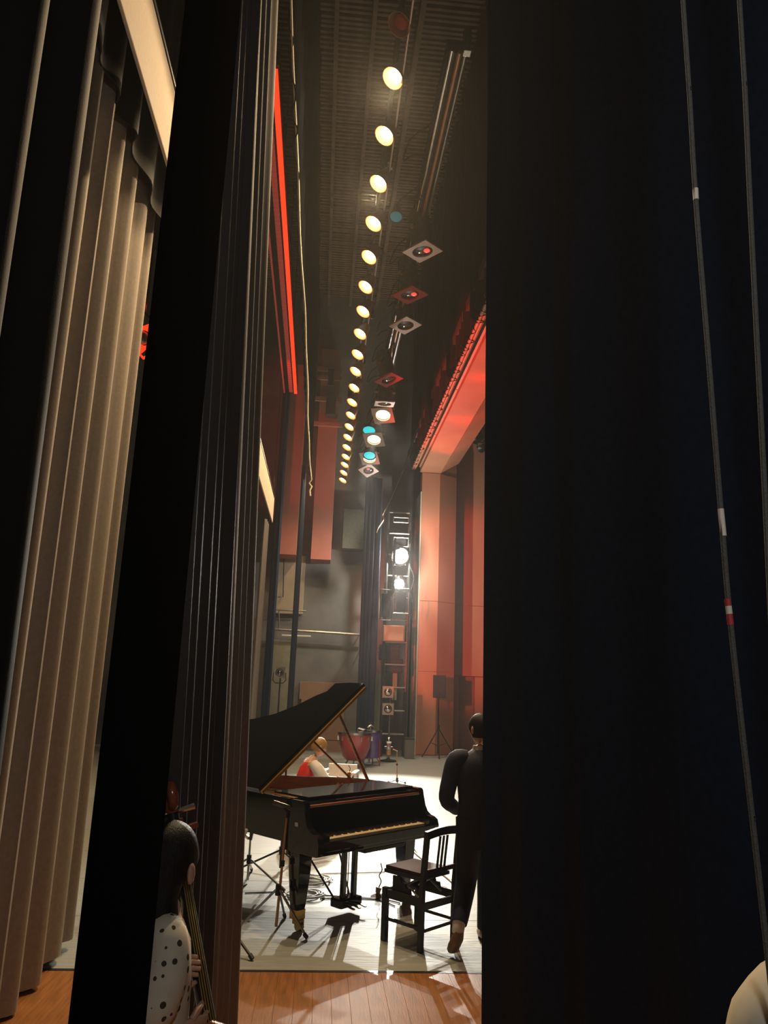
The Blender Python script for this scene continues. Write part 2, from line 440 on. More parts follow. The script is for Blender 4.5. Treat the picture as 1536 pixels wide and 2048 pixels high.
# ---- proscenium: stepped frame of red-brown wood; the far side and the header above
P0, P1 = at_y(831, 1510, 22.1), at_y(870, 1510, 22.1)
P2 = at_y(905, 1510, 22.5)
ZS = at_y(850, 945, 22.1).z
pr = obj('wall_right', B(), None, kind='structure') if False else None
pros = obj('trim_1', box2(B(), (P0.x, 22.1, 0), (P1.x, 22.7, ZS), 0.0), 'pros_wood', kind='structure')
bm = B()
prism(bm, [(P1.x, 22.1), (P2.x, 22.5), (P2.x, 22.9), (P1.x, 22.9)], 0, ZS + 0.45)
obj('splayed_panel', bm, 'pros_wood', pros)
# joints of the panels are thin recessed bands: build the panels of the face piece by piece
zc1, zc2 = at_y(850, 1202, 22.1).z, at_y(850, 1343, 22.1).z
for z0, z1 in ((0.02, zc2 - .006), (zc2 + .006, zc1 - .006), (zc1 + .006, ZS - 0.02)):
    obj('face_panel', box2(B(), (P0.x + .01, 22.072, z0), (P1.x - .004, 22.1, z1), 0.003), 'pros_wood', pros)
    bm = B(); prism(bm, [(P1.x + .004, 22.075), (P2.x, 22.475), (P2.x, 22.5), (P1.x + .004, 22.1)], z0, z1); obj('face_panel', bm, 'pros_wood', pros)
# lit inner return behind the tower
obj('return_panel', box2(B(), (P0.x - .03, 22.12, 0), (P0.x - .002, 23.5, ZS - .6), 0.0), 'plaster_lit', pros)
# hall side wall beyond the frame
wr = obj('wall_back', box2(B(), (P2.x, 23.2, at_y(930, 1352, 23.2).z), (9, 23.5, 13)), 'pros_wood', kind='structure')
d0, d1 = at_y(918, 1352, 23.2), at_y(950, 1352, 23.2)
obj('wall_pier', box2(B(), (P2.x - .1, 23.2, 0), (d0.x, 23.5, d0.z)), 'pros_wood', wr)
obj('wall_pier', box2(B(), (d1.x, 23.2, 0), (9, 23.5, d0.z)), 'pros_wood', wr)
obj('door_1', box2(B(), (d0.x - .05, 23.42, 0), (d1.x + .05, 23.5, d0.z)), 'panel_brown', kind='structure')
zc = at_y(940, 1212, 23.2).z
for z0, z1 in ((d0.z + .01, zc - .008), (zc + .008, 12.5)):
    obj('face_panel', box2(B(), (P2.x, 23.16, z0), (8.8, 23.2, z1), 0.003), 'pros_wood', wr)
# header, running along the stage
Y0H, Y1H = 3.0, 22.1
def beam(name, m, pts, parent, y0=Y0H, y1=Y1H, loc=None):
    bm = B(); prism(bm, pts, y0, y1, lambda x, z, y: Vector((x, y, z)))
    return obj(name, bm, m, parent, loc)
hd = beam('trim_2', 'pros_wood', [(P0.x - .08, ZS), (P1.x, ZS), (P1.x, ZS + 1.4), (P0.x - .08, ZS + 1.4)], None); hd['kind'] = 'structure'
beam('splayed_soffit', 'pros_wood', [(P1.x + .005, ZS), (P2.x, ZS + 0.35), (P2.x, ZS + 1.4), (P1.x + .005, ZS + 1.4)], hd)
q1, q2 = at_y(838, 934, 22.0), at_y(846, 936, 22.0)
y = Y0H
while y < 22:
    beam('soffit_strip', 'pros_wood', [(q1.x, q1.z), (q2.x, q2.z - .02), (q2.x, q2.z + .3), (q1.x, q1.z + .3)], hd, y + .01, min(y + 3.15, 22.05))
    y += 3.17
beam('soffit_recess', 'pros_dark', [(q1.x - .35, q1.z + .32), (P0.x, q1.z + .32), (P0.x, q1.z + .5), (q1.x - .35, q1.z + .5)], hd)
for a, b, r in ((824, 941, .035), (828, 941, .03), (831, 938, .02)):
    q = at_y(a, b, 22.0)
    obj('curtain_rail', cyl(B(), (q.x, Y0H, q.z), (q.x, 21.8, q.z), r, n=8), 'pros_wood', hd, smooth=True)

# ================================================================== CURTAINS AND BORDERS
HB = curtain('house_border', 'deep maroon pleated valance hanging over the red proscenium header', None, 'maroon',
        (2.45, 4.0), (2.45, 21.6), at_y(822, 934, 21.5).z, 14.0, 46, 0.12, seed=3, pinch=0.9, zseg=3)
# wing drapes at the camera
curtain('stage_drape', 'tall grey-beige pleated wing curtain lit warm, its hem lifting off the wood floor', 'wing curtains', 'leg_grey',
        (-1.74, 2.2), (-1.72, 6.25), 0.05, 7.2, 11, 0.07, seed=11, pinch=0.9, hem_wave=0.03, sharp=0.8)
de = at_x(128, 340, -1.15); df = at_x(20, 1400, -1.15)
curtain('stage_drape', 'near-black drape at the far left edge, in front of the grey-beige curtain', 'wing curtains', 'velvet_black',
        (-1.25, 0.6), (-1.15, df.y), 0.02, de.z + 1.2, 6, 0.05, seed=41, pinch=0.95, p1_top=(-1.15, de.y + .1))
curtain('stage_drape', 'narrow near-black drape covering the left half of the woman in the dotted blouse', 'wing curtains', 'border_black',
        (-0.40, 1.60), (-0.385, 2.03), 0.02, 4.9, 3, 0.025, seed=5, pinch=0.9)
ta, tb = at_x(484, -30, -.50), at_x(556, -30, -.455)
curtain('stage_drape', 'black pleated drape beside the dotted blouse and bass', 'wing curtains', 'leg_dark',
        (-0.50, 2.95), (-0.42, 3.85), 0.02, tb.z, 6, 0.045, seed=21, pinch=0.9, sharp=1.2, p1_top=(-0.42, 2.35), p0_top=(-.5, 1.9))
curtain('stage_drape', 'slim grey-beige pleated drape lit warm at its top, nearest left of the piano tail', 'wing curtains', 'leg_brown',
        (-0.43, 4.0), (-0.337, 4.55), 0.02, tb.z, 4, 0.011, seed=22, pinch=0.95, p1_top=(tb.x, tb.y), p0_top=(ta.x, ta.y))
curtain('stage_drape', 'wide smooth navy-black drape in front of the walking man', 'wing curtains', 'velvet_navy',
        (2.4, 0.3), (0.90, 4.12), 0.02, 7.0, 9, 0.05, seed=8, pinch=0.95, sharp=1.6)
# far wing drapes
def far_drape(label, X, Y0, Y1, z1, m='velvet_navy', seed=1, folds=7, amp=.07, z0=0.02, X1=None):
    return curtain('stage_drape', label, 'wing curtains', m, (X, Y0), (X if X1 is None else X1, Y1), z0, z1, folds, amp, seed=seed, pinch=0.9, zseg=3)
g = at_y(604, 1000, 18.8)
far_drape('thin black far drape under the knotted end of the cream-edged border', g.x, 18.6, 20.2, 7.3, seed=31, amp=.05)
g, g2_ = at_y(722, 1200, 20.4), at_y(757, 1200, 20.6)
far_drape('dark far drape standing behind the raised piano lid tip', g.x, 20.4, 20.6, 7.6, seed=32, folds=4, amp=.05, X1=g2_.x)
g = at_y(528, 1060, 18.0)
far_drape('grey far drape under the end of the beige band', g.x, 18.0, 19.0, 5.75, 'grey_cloth', seed=33, folds=4, amp=.05)
g = at_y(548, 1060, 18.5)
far_drape('black far drape against the tan patch of wall', g.x - .02, 19.5, 21.2, 10.5, seed=34, folds=6, amp=.06)
# borders overhead
curtain('border_curtain', 'black border with a scalloped hem cutting across the grey-beige curtain top', 'overhead borders', 'velvet_black',
        (-1.63, 2.0), (-1.615, 6.8), 5.90, 9.1, 9, 0.05, seed=14, pinch=0.9, zseg=3)
XB = -1.30
bz0, bz1 = at_x(337, 340, XB).z, at_x(350, 195, XB).z
for y0, y1, lab in ((1.2, 5.15, 'flat beige fabric band stretched high between the dark drapes at the upper left'), (10.5, 17.8, 'far flat beige fabric band ending above the grey far drape')):
    bb = obj('border_band', box2(B(), (XB - .012, y0, bz0), (XB + .012, y1, bz1), 0.008), 'beige')
    tag(bb, lab, 'border', 'overhead borders')
    pbm = B(); cyl(pbm, (XB, y0, bz1 + .02), (XB, y1, bz1 + .02), 0.025, n=10)
    obj('batten_pipe', pbm, 'black_metal', bb, smooth=True)
    for yy in (y0 + .3, y1 - .3):
        obj('hanger_wire', cyl(B(), (XB, yy, bz1), (XB, yy, 14.2), .006, n=6), 'black_metal', bb)
zb = at_y(621, 950, 18.6).z
xb = at_y(621, 950, 18.6).x
kb = curtain('border_curtain', 'long black border with a cream bottom cord beside the red strip light', 'overhead borders', 'border_black',
        (xb - .02, 4.2), (xb - .02, 18.8), zb, 11.5, 26, 0.022, seed=15, pinch=1.0, zseg=3)
pts = []
for i in range(60):
    t = i / 59; yy = 4.2 + 14.5 * t
    pts.append((xb + 0.006 * math.sin(yy * 2.1) + 0.012 * math.sin(yy * 0.7), yy, zb + 0.012 * math.sin(yy * 1.3)))
pts += [(xb + .03, 18.75, zb - .08), (xb - .03, 18.8, zb - .16), (xb + .04, 18.8, zb - .25), (xb, 18.8, zb - .36), (xb + .02, 18.8, zb - .5)]
obj('hem_cord', tube(B(), pts, [0.009 + 0.013 * min(1, i / 60) for i in range(len(pts))], 6), 'cream_cord', kb, smooth=True)
rbm = curtain_mesh((-0.70, 6.5), (-0.76, 19.0), 9.35, 12.5, 22, 0.02, seed=16, pinch=1.0, zseg=3)
rb = obj('border_curtain', rbm, 'maroon', smooth=True)
tag(rb, 'dark red border with small fabric ties hanging next to the glowing red strip', 'curtain', 'overhead borders')
for i in range(9):
    yy = 7.4 + 1.25 * i
    obj('tie', tube(B(), [(-0.655, yy, 9.75), (-0.645, yy + .03, 9.62), (-0.65, yy + .16, 9.5)], 0.018, 6), 'felt_red', rb, smooth=True)

# ================================================================== OVERHEAD LIGHTS
# red strip light (border trough seen from beneath)
A_, Bv = at_y(557, 142, 8.1), at_y(595, 788, 18.0)
def rl(t, dx=0.0, dz=0.0):
    return A_.lerp(Bv, t) + Vector((dx, 0, dz))
rs = thing('red_strip_light', 'long red-lit border light trough with a row of gel cells', 'stage light', rl(0))
def strip(name, m, dx0, dx1, dz0, dz1, t0=0.0, t1=1.0):
    bm = B()
    a, b = rl(t0) - rl(0), rl(t1) - rl(0)
    loft(bm, [[q + Vector((dx, 0, dz)) for dx, dz in ((dx0, dz0), (dx1, dz0), (dx1, dz1), (dx0, dz1))] for q in (a, b)])
    return obj(name, bm, m, rs)
strip('reflector_lip', 'red_glow', -0.085, -0.01, 0.0, 0.03)
strip('housing', 'black_metal', -0.36, 0.0, 0.09, 0.30)
strip('outer_lip', 'red_glow_dim', -0.345, -0.315, 0.0, 0.05)  # red light on this lip is put in as emission
NC = 84
for i in range(NC):
    t0 = i / NC; strip('gel_cell', 'red_glow_dim', -0.21, -0.125, 0.03, 0.06, t0 + .0014, t0 + 1 / NC - .0014)
for i in range(4):
    q = rl(.08 + .28 * i) - rl(0)
    obj('hanger_wire', cyl(B(), q + Vector((-.18, 0, .3)), (q.x - .18, q.y, 14.2 - rl(0).z), .008, n=6), 'black_metal', rs)
obj('hanging_bracket', box2(B(), (-0.36, 9.84, -0.02), (-0.30, 9.9, 0.3)), 'gel_frame', rs)

# row of warm floods
fr = thing('border_flood_row', 'long dark batten carrying twenty glowing warm flood lamps', 'stage light', LAMPS[0])
d = LAMPS[-1] - LAMPS[0]
bm = B(); cyl(bm, Vector((0.02, -1.2, 0.30)) , d + Vector((0.02, .4, 0.22)), 0.03, n=8); obj('batten_pipe', bm, 'black_metal', fr, smooth=True)
bm = B(); e0, e1 = Vector((.10, -1.1, 0.06)), d + Vector((.10, .3, 0.02)); cyl(bm, e0, e1, 0.013, n=6); obj('cable_run', bm, 'gel_frame', fr, smooth=True)
lampdir = Vector((-0.55, -0.25, -1.0)).normalized()
Q = lampdir.to_track_quat('Z', 'Y').to_matrix().to_4x4()
def flood_cup():
    bm = B()
    prof_o = [(0.05, -0.22), (0.075, -0.2), (0.105, -0.06), (0.125, 0.02)]
    prof_i = [(0.118, 0.02), (0.098, -0.05), (0.05, -0.17), (0.012, -0.185)]
    lathe(bm, prof_o + prof_i, 20, Q); return bm
def flood_bulb():
    bm = B(); lathe(bm, [(0.01, -.14), (0.045, -.12), (0.07, -.07), (0.075, -.035), (0.06, -.012), (0.01, -0.004)], 16, Q); return bm
cup = bul = None
for k, p in enumerate(LAMPS):
    rel = p - LAMPS[0]
    if cup is None:
        c = obj('lamp_shade', flood_cup(), 'reflector', fr, rel, smooth=True); cup = c.data
        b = obj('bulb', flood_bulb(), 'lamp_warm', c, smooth=True); bul = b.data
    else:
        c = link('lamp_shade', cup, None, fr, rel); link('bulb', bul, None, c)
    bm = B(); tube(bm, [rel + Vector((0, .12, .14)), rel + Vector((.02, .14, .24)), rel + Vector((.02, .05, .29))], 0.012, 6); obj('yoke', bm, 'black_metal', fr)
pz = at_y(800, 48, 6.2)
un = obj('flood_shade', flood_cup(), 'reflector', None, pz, smooth=True); tag(un, 'unlit reddish reflector at the top end of the warm lamp row', 'stage light')
obj('bulb', flood_bulb(), 'felt_red', un, smooth=True)
bm = B(); tube(bm, [(0, .12, .14), (.02, .14, .4), (.02, .6, .52)], 0.012, 6); obj('yoke', bm, 'black_metal', un)
for (x, y, Y) in ((777, 337, 8.6), (740, 637, 12), (724, 737, 14.2), (700, 778 + 22, 16)):
    q = at_y(x, y, Y)
    o = thing('pipe_clamp', {337: 'small chrome clamp hanging between two warm lamps high up', 637: 'tiny chrome clamp under the seventh warm lamp from the top',
        737: 'tiny chrome clamp beside the tenth warm lamp from the top', 800: 'tiny chrome clamp beside the twelfth warm lamp from the top'}[y], 'clamp', q)
    bm = B(); cyl(bm, (-.03, 0, 0), (-.03, 0, .1), .018, n=8); obj('bolt', bm, 'chrome', o, smooth=True)
    bm = B(); cyl(bm, (.03, 0, .0), (.03, .0, .1), .022, n=8); obj('wing_nut', bm, 'chrome', o, smooth=True)
    bm = B(); box2(bm, (-.06, -.02, .08), (.06, .02, .3)); obj('clamp_body', bm, 'dark_metal', o)

# spotlight batten
bt = thing('spotlight_batten', 'twin-pipe overhead batten with a raceway and hanging cables', 'batten', (1.08, 6.4, 8.3))
for dx, dz, r, m in ((-.06, .0, .028, 'chrome'), (.02, -.03, .024, 'reflector'), (.09, .03, .022, 'steel')):
    obj('pipe', cyl(B(), (dx, 0, dz), (dx, 15, dz), r, n=10), m, bt, smooth=True)
obj('raceway', box2(B(), (-.10, 0.1, .06), (.13, 15, .22), .01), 'black_metal', bt)
obj('end_plate', box2(B(), (.05, -.06, -.06), (.13, .02, .2), .006), 'steel', bt)
rr = random.Random(4)
for i in range(11):
    y0 = 1.2 + i * 1.15
    s = rr.uniform(.25, .5); dd = rr.uniform(-.3, -.12)
    obj('cable_loop', tube(B(), smooth_path([(-.1, y0, .1), (dd - .05, y0 + .1, -.05), (dd - .12, y0 + s * .6, -.28), (dd, y0 + s, -.1), (-.08, y0 + s + .2, .05)], 5), .009, 5), 'cable_black', bt, smooth=True)
for i in range(5):
    obj('bead', ellipsoid(B(), (-0.09 - .01 * i, -.55 - .22 * i, .35 + .08 * i), (.016, .016, .02), 8), 'chrome', bt, smooth=True)

def spotlight(px, py, Y, aim, label, frame_m='gel_frame', lit=None, L=0.52, R=0.13, glint=None, roll=0.7, Zh=8.28):
    """can spotlight hung under the batten; front (gel frame) centred at the pixel"""
    q = at_y(px, py, Y)
    t = thing('spotlight', label, 'spotlight', q, 0, 'spotlights on the batten')
    dv = Vector(aim).normalized()
    R3 = dv.to_track_quat('Z', 'Y').to_matrix().to_4x4() @ Matrix.Rotation(roll, 4, 'Z')
    bm = B()
    lathe(bm, [(R * .6, -L), (R * .95, -L * .96), (R, -L * .8), (R * .98, -.1), (R * 1.08, -.09), (R * 1.08, -.03), (R * .94, -.03), (R * .9, -.12), (.01, -.13)], 22, R3)
    obj('can', bm, 'can', t, smooth=True)
    bm = B(); S = R * 1.35; n = 24
    outer = []
    for i in range(n):
        a = 2 * PI * i / n + PI / 4
        c, s = math.cos(a), math.sin(a); k = S / max(abs(c), abs(s)); outer.append((c * k, s * k))
    hole = [(R * .95 * math.cos(2 * PI * i / n + PI / 4), R * .95 * math.sin(2 * PI * i / n + PI / 4)) for i in range(n)]
    cutout(bm, outer, hole, -.02, .005, lambda x, y, z: R3 @ Vector((x, y, z)))
    obj('gel_frame', bm, frame_m, t)
    bm = B(); lathe(bm, [(R * .92, -.05), (R * .8, -.028), (R * .5, -.012), (.01, -.004)], 20, R3)
    le = obj('lens', bm, lit or 'lens', t, smooth=True)
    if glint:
        bm = B(); ellipsoid(bm, R3 @ Vector((R * .2, R * .35, 0.0)), (R * .3, R * .3, R * .12), 10); obj('lens_glint', bm, glint, le, smooth=True)  # red glint put on the lens as an emissive blob
    # yoke up to the batten pipe
    top = Vector((1.10 - q.x, -0.02, Zh - q.z))
    side = R3 @ Vector((1, 0, 0, 0)); side = side.to_3d()
    mid = R3 @ Vector((0, 0, -L * .5))
    bm = B(); a, b = mid + side * R * 1.25, mid - side * R * 1.25
    tube(bm, [a - dv * .05, a, a + (top - a) * .6, top, b + (top - b) * .6, b, b - dv * .05], .014, 6); obj('yoke', bm, 'black_metal', t, smooth=True)
    bm = B()
    for pt in (a, b): cyl(bm, pt - side * .03, pt + side * .03, .03, n=8)
    obj('locking_knob', bm, 'reflector', t, smooth=True)
    return t
spotlight(845, 503, 9.3, (.12, .0, -1), 'black can spotlight with pink frame and red glint, largest on the batten', lit=None, glint='red_glint', roll=.785, L=.62, R=.15)
spotlight(820, 590, 10.4, (.1, .0, -1), 'spotlight with a bright red frame, second largest on the batten', 'felt_red', glint='red_glint', roll=.785, L=.6, R=.15)
spotlight(811, 651, 11.9, (.1, -.1, -1), 'spotlight with a squared pale frame and empty dark lens', roll=.05, L=.6, R=.15)
spotlight(778, 760, 13.2, (.25, -.1, -1), 'spotlight with a narrow dark red tilted frame', 'felt_red', roll=.3, L=.6, R=.15)
spotlight(769, 808, 14.8, (.0, .1, -1), 'spotlight with a flat grey frame just above the first lit spotlight', roll=.0, L=.5, R=.15)
spotlight(766, 831, 15.6, (-.1, -.5, -1), 'lit spotlight, uppermost of the three glowing on the batten', lit='lamp_soft', roll=.1, L=.4, R=.17)
spotlight(748, 880, 17.2, (-.1, -.5, -1), 'lit spotlight, middle one of the three glowing on the batten', lit='lamp_soft', roll=.1, L=.4, R=.17)
spotlight(739, 917, 18.6, (-.1, -.5, -1), 'lit spotlight, lowest of the three glowing on the batten', lit='lamp_soft', roll=.1, L=.4, R=.17)
spotlight(737, 941, 19.6, (.05, -.5, -1), 'unlit spotlight with tiny red glint at the far end of the batten', glint='red_glint', roll=.8, L=.4, R=.15)
for (px, py, Y, lab) in ((738, 862, 17.0, 'glowing cyan disc in a dark cup beside the middle lit spotlight'), (739, 912, 18.3, 'glowing cyan disc in a dark cup touching the lowest lit spotlight'), (792, 435, 8.8, 'dim teal disc in a dark cup left of the largest spotlight')):
    q = at_y(px, py, Y)  # cyan and teal spots built as glowing discs in dark cups
    t = thing('cyan_glow_disc', lab, 'flood light', q, 0, 'cyan glow discs')
    QQ = Vector((-.1, -.45, -1)).to_track_quat('Z', 'Y').to_matrix().to_4x4()
    k = 1.0 if Y > 10 else .55
    gm = 'glow_cyan' if Y > 10 else 'glow_teal'
    obj('lamp_shade', lathe(B(), [(.05, -.25), (.10 * k, -.2), (.17 * k, 0), (.155 * k, 0), (.03, -.18)], 18, QQ), 'black_metal', t, smooth=True)
    obj('gel', lathe(B(), [(.15 * k, -.02), (.1 * k, -.005), (.01, 0)], 18, QQ), gm, t, smooth=True)
    obj('yoke', tube(B(), [(0, 0, -.05 + .2), (.05, .02, .3), (1.05 - q.x, 0, 8.25 - q.z)], .014, 6), 'black_metal', t, smooth=True)
# loose line hanging from the batten end
o = obj('tie_line', tube(B(), smooth_path([at_y(x, y, 20.4) for x, y in ((822, 900), (800, 955), (772, 1018), (766, 1032), (768, 1040), (758, 1056), (754, 1066))], 4), .02, 5), 'steel', smooth=True)
tag(o, 'thin pale line with kinked end slanting above the white tower lamps', 'rope')
# far loudspeakers on the upper wing wall
for (x0, y0, x1, y1, lab) in ((655, 738, 669, 772, 'small dark fixture on the upper red far wall'), (651, 790, 673, 829, 'dark square loudspeaker box below the fixture on the red far wall')):
    a, b = at_y(x0, y1, 21.3), at_y(x1, y0, 21.3)
    t = thing('wall_loudspeaker', lab, 'loudspeaker', ((a.x + b.x) / 2, 21.4, a.z))
    wdt, hh = b.x - a.x, b.z - a.z
    obj('cabinet', box2(B(), (-wdt / 2, -.12, 0), (wdt / 2, .12, hh), .015), 'speaker_black', t)
    obj('grille', box2(B(), (-wdt / 2 + .02, -.14, .02), (wdt / 2 - .02, -.12, hh - .02), .006), 'black_satin', t)
    obj('bracket', cyl(B(), (0, .1, hh * .6), (0, .42, hh * .6), .03, n=8), 'black_metal', t)

# ---- side tower with the two white lamps
tw = thing('lighting_tower', 'steel ladder tower beside the far proscenium carrying white side lamps', 'lighting tower', (2.0, 21.3, 0))
zt = at_y(800, 1010, 21.3).z
for dx in (-.22, .42):
    for dy in (-.0, .3):
        obj('upright', cyl(B(), (dx, dy, 0), (dx, dy, zt), .035, n=8), 'dark_metal', tw, smooth=True)
z = .6
while z < zt:
    obj('rung', cyl(B(), (-.22, 0, z), (.42, 0, z), .026, n=8), 'steel', tw, smooth=True)
    z += .62
def tower_lamp(p, label, m, s=1.0):
    t = thing('side_lamp', label, 'stage light', p, 0, 'lamps on the side tower')
    dv = (Vector((.6, 7, .3)) - p).normalized()
    R3 = dv.to_track_quat('Z', 'Y').to_matrix().to_4x4()
    obj('housing', lathe(B(), [(.06, -.4), (.14 * s, -.36), (.15 * s, -.05), (.16 * s, -.02), (.14 * s, -.02), (.13 * s, -.06), (.01, -.07)], 20, R3), 'black_metal', t, smooth=True)
    obj('lens', lathe(B(), [(.125 * s, -.05), (.1 * s, -.025), (.01, -.01)], 20, R3), m, t, smooth=True)
    bm = B(); tube(bm, [(-.18, .15, 0), (-.18, .15, -.22), (.0, .2, -.24), (.18, .15, -.22), (.18, .15, 0)], .015, 6); obj('yoke', bm, 'steel', t, smooth=True)
    for i in range(4):
        a = i * PI / 2 + .3; c = R3 @ Vector((.17 * s * math.cos(a), .17 * s * math.sin(a), .06))
        obj('barn_door', box(B(), c, (.14, .14, .006), (R3 @ Matrix.Rotation(a, 4, 'Z') @ Matrix.Rotation(1.15, 4, 'Y')).to_3x3()), 'black_metal', t)
    obj('beam_blocker', box2(B(), (-.235, -1.1, -.36), (-.225, -.4, .36), .002), 'black_metal', t)  # added flap that keeps the white beam off the left curtain
    return t
tower_lamp(S1, 'dazzling white side lamp, upper of the two on the far tower', 'lamp_white', 1.55)
tower_lamp(S2, 'dazzling white side lamp, lower of the two on the far tower', 'lamp_white', 1.1)
def frame_unit(px0, py0, px1, py1, Y, label, m='steel', name='lamp_frame'):
    a, b = at_y(px0, py1, Y), at_y(px1, py0, Y)
    t = thing(name, label, 'lamp frame', ((a.x + b.x) / 2, Y, a.z), 0, 'equipment on the side tower')
    W, Hh = (b.x - a.x), (b.z - a.z)
    r = .018
    for nm, p0_, p1_ in (('side_bar', (-W / 2, 0, 0), (-W / 2, 0, Hh)), ('side_bar', (W / 2, 0, 0), (W / 2, 0, Hh)), ('cross_bar', (-W / 2, 0, 0), (W / 2, 0, 0)), ('cross_bar', (-W / 2, 0, Hh), (W / 2, 0, Hh))):
        obj(nm, cyl(B(), p0_, p1_, r, n=6), m, t, smooth=True)
    obj('lamp_body', box2(B(), (-W * .38, .05, Hh * .12), (W * .38, .3, Hh * .9), .03), 'black_metal', t)
    return t
frame_unit(786, 1178, 818, 1226, 21.0, 'square steel lamp frame directly under the lower white lamp')
frame_unit(787, 1036, 817, 1044, 21.1, 'shallow steel frame high on the tower above the white lamps')
frame_unit(787, 1076, 817, 1092, 21.1, 'flat steel frame just above the upper white lamp')
frame_unit(760, 1180, 784, 1240, 21.0, 'dark equipment frame left of the lamp frame on the tower', 'dark_metal')
a, b = at_y(765, 1282, 21.2), at_y(808, 1252, 21.2)
t = thing('junction_box', 'pale grey box fixed on the tower below the lamp frames', 'box', ((a.x + b.x) / 2, 21.1, a.z))
obj('body', box2(B(), (-(b.x - a.x) / 2, 0, 0), ((b.x - a.x) / 2, .25, b.z - a.z), .01), 'wall_tan', t)
obj('cover', box2(B(), (-(b.x - a.x) / 2 + .02, -.015, .02), ((b.x - a.x) / 2 - .02, 0, b.z - a.z - .02), .004), 'wall_tan', t)
a = at_y(745, 1222, 21.0)
t = thing('brass_pipe', 'short brass-coloured vertical pipe left of the tower', 'pipe', at_y(743, 1262, 21.0))
obj('pipe_body', cyl(B(), (0, 0, 0), a - at_y(743, 1262, 21.0), .025, n=8), 'brass', t, smooth=True)
obj('collar', cyl(B(), (0, 0, .2), (0.005, 0, .26), .036, n=8), 'brass', t, smooth=True)
for zz in (.1, .5): obj('wall_bracket', cyl(B(), (0, 0, zz), (.02, 1.56, zz), .014, n=6), 'dark_metal', t)
t = thing('wall_ladder', 'steel rung ladder on the wall below the brass pipe', 'ladder', at_y(744, 1345, 21.4))
hz = at_y(744, 1270, 21.4).z - at_y(744, 1345, 21.4).z
for dx in (-.1, .1): obj('rail', cyl(B(), (dx, 0, 0), (dx, 0, hz), .018, n=6), 'steel', t)
for i in range(5): obj('rung', cyl(B(), (-.1, 0, .1 + i * hz / 5), (.1, 0, .1 + i * hz / 5), .016, n=6), 'steel', t)
for i, (x0, y0, x1, y1, lab) in enumerate(((758, 1290, 800, 1320, 'stack of dark folded equipment below the grey box'), (772, 1318, 806, 1345, 'dark bundled stand parts above the green panel'))):
    a, b = at_y(x0, y1, 21.7), at_y(x1, y0, 21.7)
    t = thing('equipment_case', lab, 'equipment', ((a.x + b.x) / 2, 21.7, a.z)); W, Hh = b.x - a.x, b.z - a.z
    obj('case', box2(B(), (-W / 2, 0, 0), (W / 2, .18, Hh), .03), 'speaker_black', t)
    for j in range(3): obj('strap', box2(B(), (-W / 2 - .01, -.012, Hh * (.15 + .3 * j)), (W / 2 + .01, .19, Hh * (.22 + .3 * j)), .004), 'dark_metal', t)
# cable trunk down the bright return
for i, (x, y0, y1) in enumerate(((824, 1130, 1180), (823, 1180, 1240))):
    p_ = [at_y(x - 6, y0, 20.9), at_y(x + 4, (y0 + y1) / 2, 20.9), at_y(x - 2, y1, 20.9)]
    o = obj('looped_cable', tube(B(), smooth_path(p_, 5), .02, 6), 'cable_black', smooth=True); tag(o, ('black cable drooping beside the upper white lamp', 'black cable drooping beside the lower white lamp')[i], 'cable')
a = at_y(805, 1530, 21.0)
t = thing('stage_case', 'low grey case standing at the foot of the bright proscenium return', 'case', (at_y(818, 1512, 21.0).x, 21.0, 0))
obj('body', box2(B(), (-.12, -.1, 0), (.12, .2, .5), .01), 'wall_grey', t); obj('lid', box2(B(), (-.13, -.11, .5), (.13, .21, .54), .008), 'dark_metal', t)

# floor stand spotlights at the far side
def stand_spot(cells, Y, base_px, label, fm='white_paint'):
    base = at_y(base_px[0], base_px[1], Y); base.z = 0
    t = thing('stand_spotlight', label, 'spotlight', base, 0, 'floor stand spotlights')
    top = max(at_y(x, y, Y).z for x, y in cells)
    obj('pole', cyl(B(), (0, .12, .05), (0, .12, top), .022, n=8), 'steel', t, smooth=True)
    bm = B(); lathe(bm, [(.22, 0), (.22, .03), (.05, .06), (.03, .1)], 16, Matrix.Translation((0, .12, 0))); obj('base', bm, 'black_metal', t, smooth=True)
    for x, y in cells:
        c = at_y(x, y, Y) - base
        R3 = Vector((0, -1, 0)).to_track_quat('Z', 'Y').to_matrix().to_4x4(); R3.translation = c
        n = 24; S = .145
        outer = []
        for i in range(n):
            a = 2 * PI * i / n + PI / 4; cc, ss = math.cos(a), math.sin(a); k = S / max(abs(cc), abs(ss)); outer.append((cc * k, ss * k))
        hole = [(.105 * math.cos(2 * PI * i / n + PI / 4), .105 * math.sin(2 * PI * i / n + PI / 4)) for i in range(n)]
        fr_ = obj('lamp_head', lathe(B(), [(.06, -.3), (.11, -.27), (.12, -.02), (.10, -.02), (.01, -.06)], 18, R3), 'black_metal', t, smooth=True)
        obj('gel_frame', cutout(B(), outer, hole, 0, .02, lambda x, y, z, R3=R3: R3 @ Vector((x, y, z))), fm, fr_)
        obj('lens', lathe(B(), [(.098, -.03), (.06, 0.0), (.01, .01)], 18, R3), 'chrome', fr_, smooth=True)
        obj('yoke', tube(B(), [c + Vector(v) for v in ((-.16, .12, 0), (-.17, .12, -.2), (-.1, .12, -.27), (.1, .12, -.27), (.17, .12, -.2), (.16, .12, 0))], .014, 6), 'dark_metal', t, smooth=True)
    return t
stand_spot([(559, 1345)], 20.5, (551, 1500), 'square-framed spotlight on a pole by the olive wall patch')
stand_spot([(776, 1384), (776, 1418)], 20.0, (777, 1530), 'pair of square-framed spotlights stacked on one pole by the green panel', 'gel_frame')
